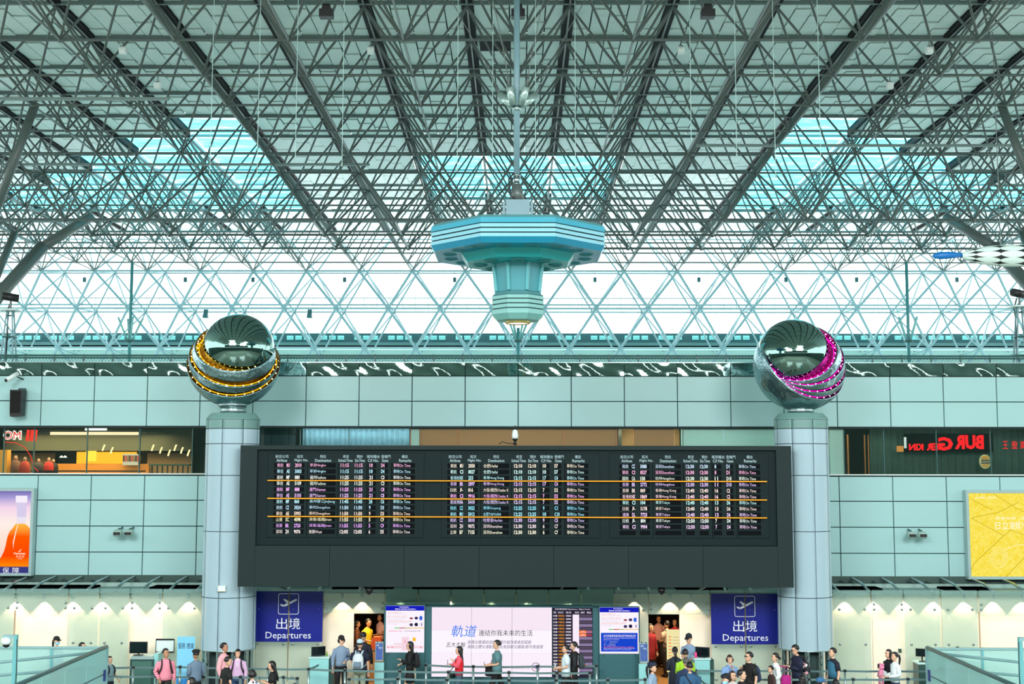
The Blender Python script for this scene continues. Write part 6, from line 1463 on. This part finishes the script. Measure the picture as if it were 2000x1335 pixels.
A(1506, 1288, 1.36, -80, 'small child in dark brown jacket beside the woman in white', (60, 40, 34), (30, 30, 34), sleeve='long', tilt=5)
A(1514, 1264, 1.63, -85, 'woman in long white top with black hair in a bun', (236, 244, 248), (20, 20, 26), sleeve='long', hair='bun', long_top=.10, ra='rail')
A(1556, 1248, 1.80, -75, 'man in navy sweater with floral backpack looking at his phone', (16, 26, 56), (20, 24, 40), sleeve='long', la='phone', ra='phone', tilt=18, glasses=True, fat=1.12)
A(1567, 1305, 1.60, 178, 'dark-haired girl in white with pink backpack at the bottom edge', (226, 236, 240), hair='long', sleeve='long')
A(1602, 1310, 1.70, 165, 'person in blue cap with pale brim at the bottom edge', (30, 44, 70), hat='cap', hatc=(48, 98, 140), yaw=-60)
A(1632, 1313, 1.62, 180, 'long black-haired person at the bottom edge right of the blue cap', (50, 50, 60), hair='long')
A(1626, 1254, 1.74, -70, 'man in teal vest over navy polo right of the right column', (18, 26, 44), (60, 90, 110), vest=(48, 112, 140), skin=0, yaw=-10)
A(1735, 1257, 1.62, -70, 'woman in black holding a pink plush toy and a phone', (20, 22, 28), (18, 18, 24), sleeve='long', hair='long', la='phone', ra='front')
A(1747, 1262, 1.62, -80, 'woman in white sweater with black ponytail holding papers', (232, 246, 246), (28, 48, 76), sleeve='long', hair='pony', la='front', ra='front')
A(1870, 1252, 1.72, -20, 'black-haired head showing above the right glass enclosure', (60, 64, 70))
for s_ in SPEC:
    if s_['topm'] == 'stripes': s_['topm'] = stripes()
    if s_['topm'] == 'floral': s_['topm'] = floral('floral_blouse', (235, 240, 245), [(60, 90, 150), (30, 40, 60), (220, 150, 160)])
make_people()
def idx(frag): return [i for i, s_ in enumerate(SPEC) if frag in s_['lab']][0]
held(idx('boy in grey'), 'backpack', 'dark backpack with orange trim on the boy at left', 'backpack', f_backpack((30, 34, 40), (220, 90, 40)))
held(idx('pink striped'), 'backpack', 'black backpack worn by the man in pink striped polo', 'backpack', f_backpack((24, 24, 28), (30, 30, 34)))
held(idx('lilac'), 'backpack', 'black backpack worn by the woman in lilac shirt', 'backpack', f_backpack((24, 24, 28), (30, 30, 34)))
held(idx('in white cap'), 'backpack', 'pale grey backpack on the man in white cap', 'backpack', f_backpack((206, 216, 222), (110, 130, 146), strap=(190, 215, 225)))
held(idx('large grey backpack'), 'backpack', 'large dark grey backpack before the flight screen', 'backpack', f_backpack((52, 66, 72), (60, 76, 80)))
held(idx('dark blue backpack'), 'backpack', 'dark blue backpack on the man in glasses', 'backpack', f_backpack((36, 52, 84), (40, 60, 90)))
held(idx('floral backpack'), 'backpack', 'black backpack with pink flowers on the man in navy sweater', 'backpack', f_backpack((30, 36, 40), (30, 36, 40), floral('floral_pack', (34, 40, 46), [(230, 170, 186), (250, 235, 235), (70, 90, 90)])))
held(idx('pink backpack'), 'backpack', 'pale pink backpack on the girl at the bottom edge', 'backpack', f_backpack((244, 196, 208), (250, 212, 220), strap=(244, 196, 208)))
held(idx('grey shirt and dark'), 'backpack', 'dark backpack worn inside the right doorway', 'backpack', f_backpack((34, 28, 28), (40, 34, 34)))
held(idx('black jacket and cream'), 'tote_bag', 'cream cloth tote bag carried by the woman in black jacket', 'bag', f_bag((222, 226, 190), x=-.27, z=.95, w=.17, h=.36, d=.04, strap=False))
held(idx('black jacket and cream'), 'backpack', 'small black backpack on the woman with the cream tote', 'backpack', f_backpack((20, 20, 24), (30, 30, 34)))
held(idx('red vest'), 'shoulder_bag', 'small black shoulder bag in front of the red vest', 'bag', f_bag((20, 34, 36), x=-.12, y=-.2, z=.98, w=.09, h=.16, d=.06))
held(idx('teal grey polo'), 'shoulder_bag', 'large black bag slung on the man in teal grey polo', 'bag', f_bag((14, 14, 16), x=-.20, y=-.12, z=1.0, w=.22, h=.24, d=.09))
held(idx('teal grey polo'), 'phone', 'phone held by the man in teal grey polo', 'phone', f_phone())
held(idx('red vest'), 'phone', 'phone held by the woman in red vest', 'phone', lambda o, s: f_phone()(o, dict(s, ra='down')))
held(idx('loose white top'), 'papers', 'white papers held by the person in loose white top', 'paper', f_paper())
held(idx('looking at a phone'), 'phone', 'phone held by the woman in black dress', 'phone', f_phone())
held(idx('in blue and white floral'), 'papers', 'white papers held by the woman in floral blouse', 'paper', f_paper())
held(idx('long white top'), 'tote_bag', 'magenta bag hanging behind the woman in long white top', 'bag', f_bag((170, 16, 120), x=.10, y=.26, z=1.12, w=.15, h=.30, d=.06, strap=False))
held(idx('floral backpack'), 'phone', 'phone held by the man with floral backpack', 'phone', f_phone())
held(idx('touching her chin'), 'shoulder_bag', 'dark purple shoulder bag of the woman in light blue jacket', 'bag', f_bag((92, 26, 84), x=-.26, y=-.02, z=.85, w=.14, h=.2, d=.07))
held(idx('plush toy and a phone'), 'phone', 'phone held by the woman with the pink plush toy', 'phone', lambda o, s: f_phone()(o, dict(s, ra='down')))
held(idx('black ponytail holding'), 'papers', 'white booklet held by the woman in white sweater', 'paper', f_paper())
def f_strap(o, s): MB().path([(-.15, .10, 1.0), (-.06, .145, 1.18), (.06, .145, 1.34), (.125, .06, 1.455), (.14, -.06, 1.42), (.02, -.16, 1.2), (-.16, -.12, 1.0)], [(.02, .006)]*7, 6).build('diagonal_strap', ccol((20, 22, 30)), o); b = MB(); rings(b, [(-.25, 0, .78, .05, .12), (-.25, 0, .84, .06, .14), (-.24, 0, .98, .05, .12)], 12); b.build('bag_body', ccol((20, 22, 30)), o)
held(idx('diagonal strap'), 'crossbody_bag', 'black crossbody bag on the man in blue jacket', 'bag', f_strap)
def f_toy(o, s):
    m = ccol((232, 140, 176)); b = MB(); b.smooth = True
    rings(b, [(0, -.25, .92, .05, .05), (0, -.26, .97, .095, .08), (0, -.26, 1.08, .105, .09), (0, -.25, 1.18, .07, .06), (0, -.25, 1.20, .05, .05)], 14); b.build('toy_body', m, o)
    b = MB(); b.ball((0, -.26, 1.27), .095, 14, 10, (1.05, .9, .9)); b.build('toy_head', m, o)
    for sg in (-1, 1):
        b = MB(); b.ball((sg*.075, -.25, 1.35), .035, 8, 6); b.build('toy_ear', m, o)
        b = MB(); b.path([(sg*.06, -.26, .97), (sg*.075, -.28, .85), (sg*.07, -.28, .74)], [.04, .035, .035], 8); b.build('toy_leg', m, o)
        b = MB(); b.path([(sg*.08, -.26, 1.15), (sg*.14, -.27, 1.05), (sg*.15, -.27, .98)], [.03, .028, .026], 8); b.build('toy_arm', m, o)
held(idx('plush toy and a phone'), 'plush_toy', 'pink plush toy animal hugged by the woman in black', 'toy', f_toy)
# printed sleeve and badges
for frag, nm, c, box in (('patterned sleeve', 'sleeve_print', (190, 210, 200), None),):
    s_ = SPEC[idx(frag)]; e, w = ARM['down']; sh = Vector((.155, .008, 1.385)); e = Vector(e)
    b = MB(); b.path([sh.lerp(e, .34), sh.lerp(e, .76)], [.0705, .066], 12); b.build(nm, floral('sleeve_pattern', (20, 26, 24), [(190, 210, 200), (80, 110, 100), (230, 235, 230)]), s_['root'])
for frag in ('beret and grey-blue', 'navy beret and light'):
    s_ = SPEC[idx(frag)]; MB().ball((.235, .0, 1.27), .035, 8, 6, (.4, 1, 1.1)).build('shoulder_badge', mat('badge', (200, 215, 160), .5), s_['root'])
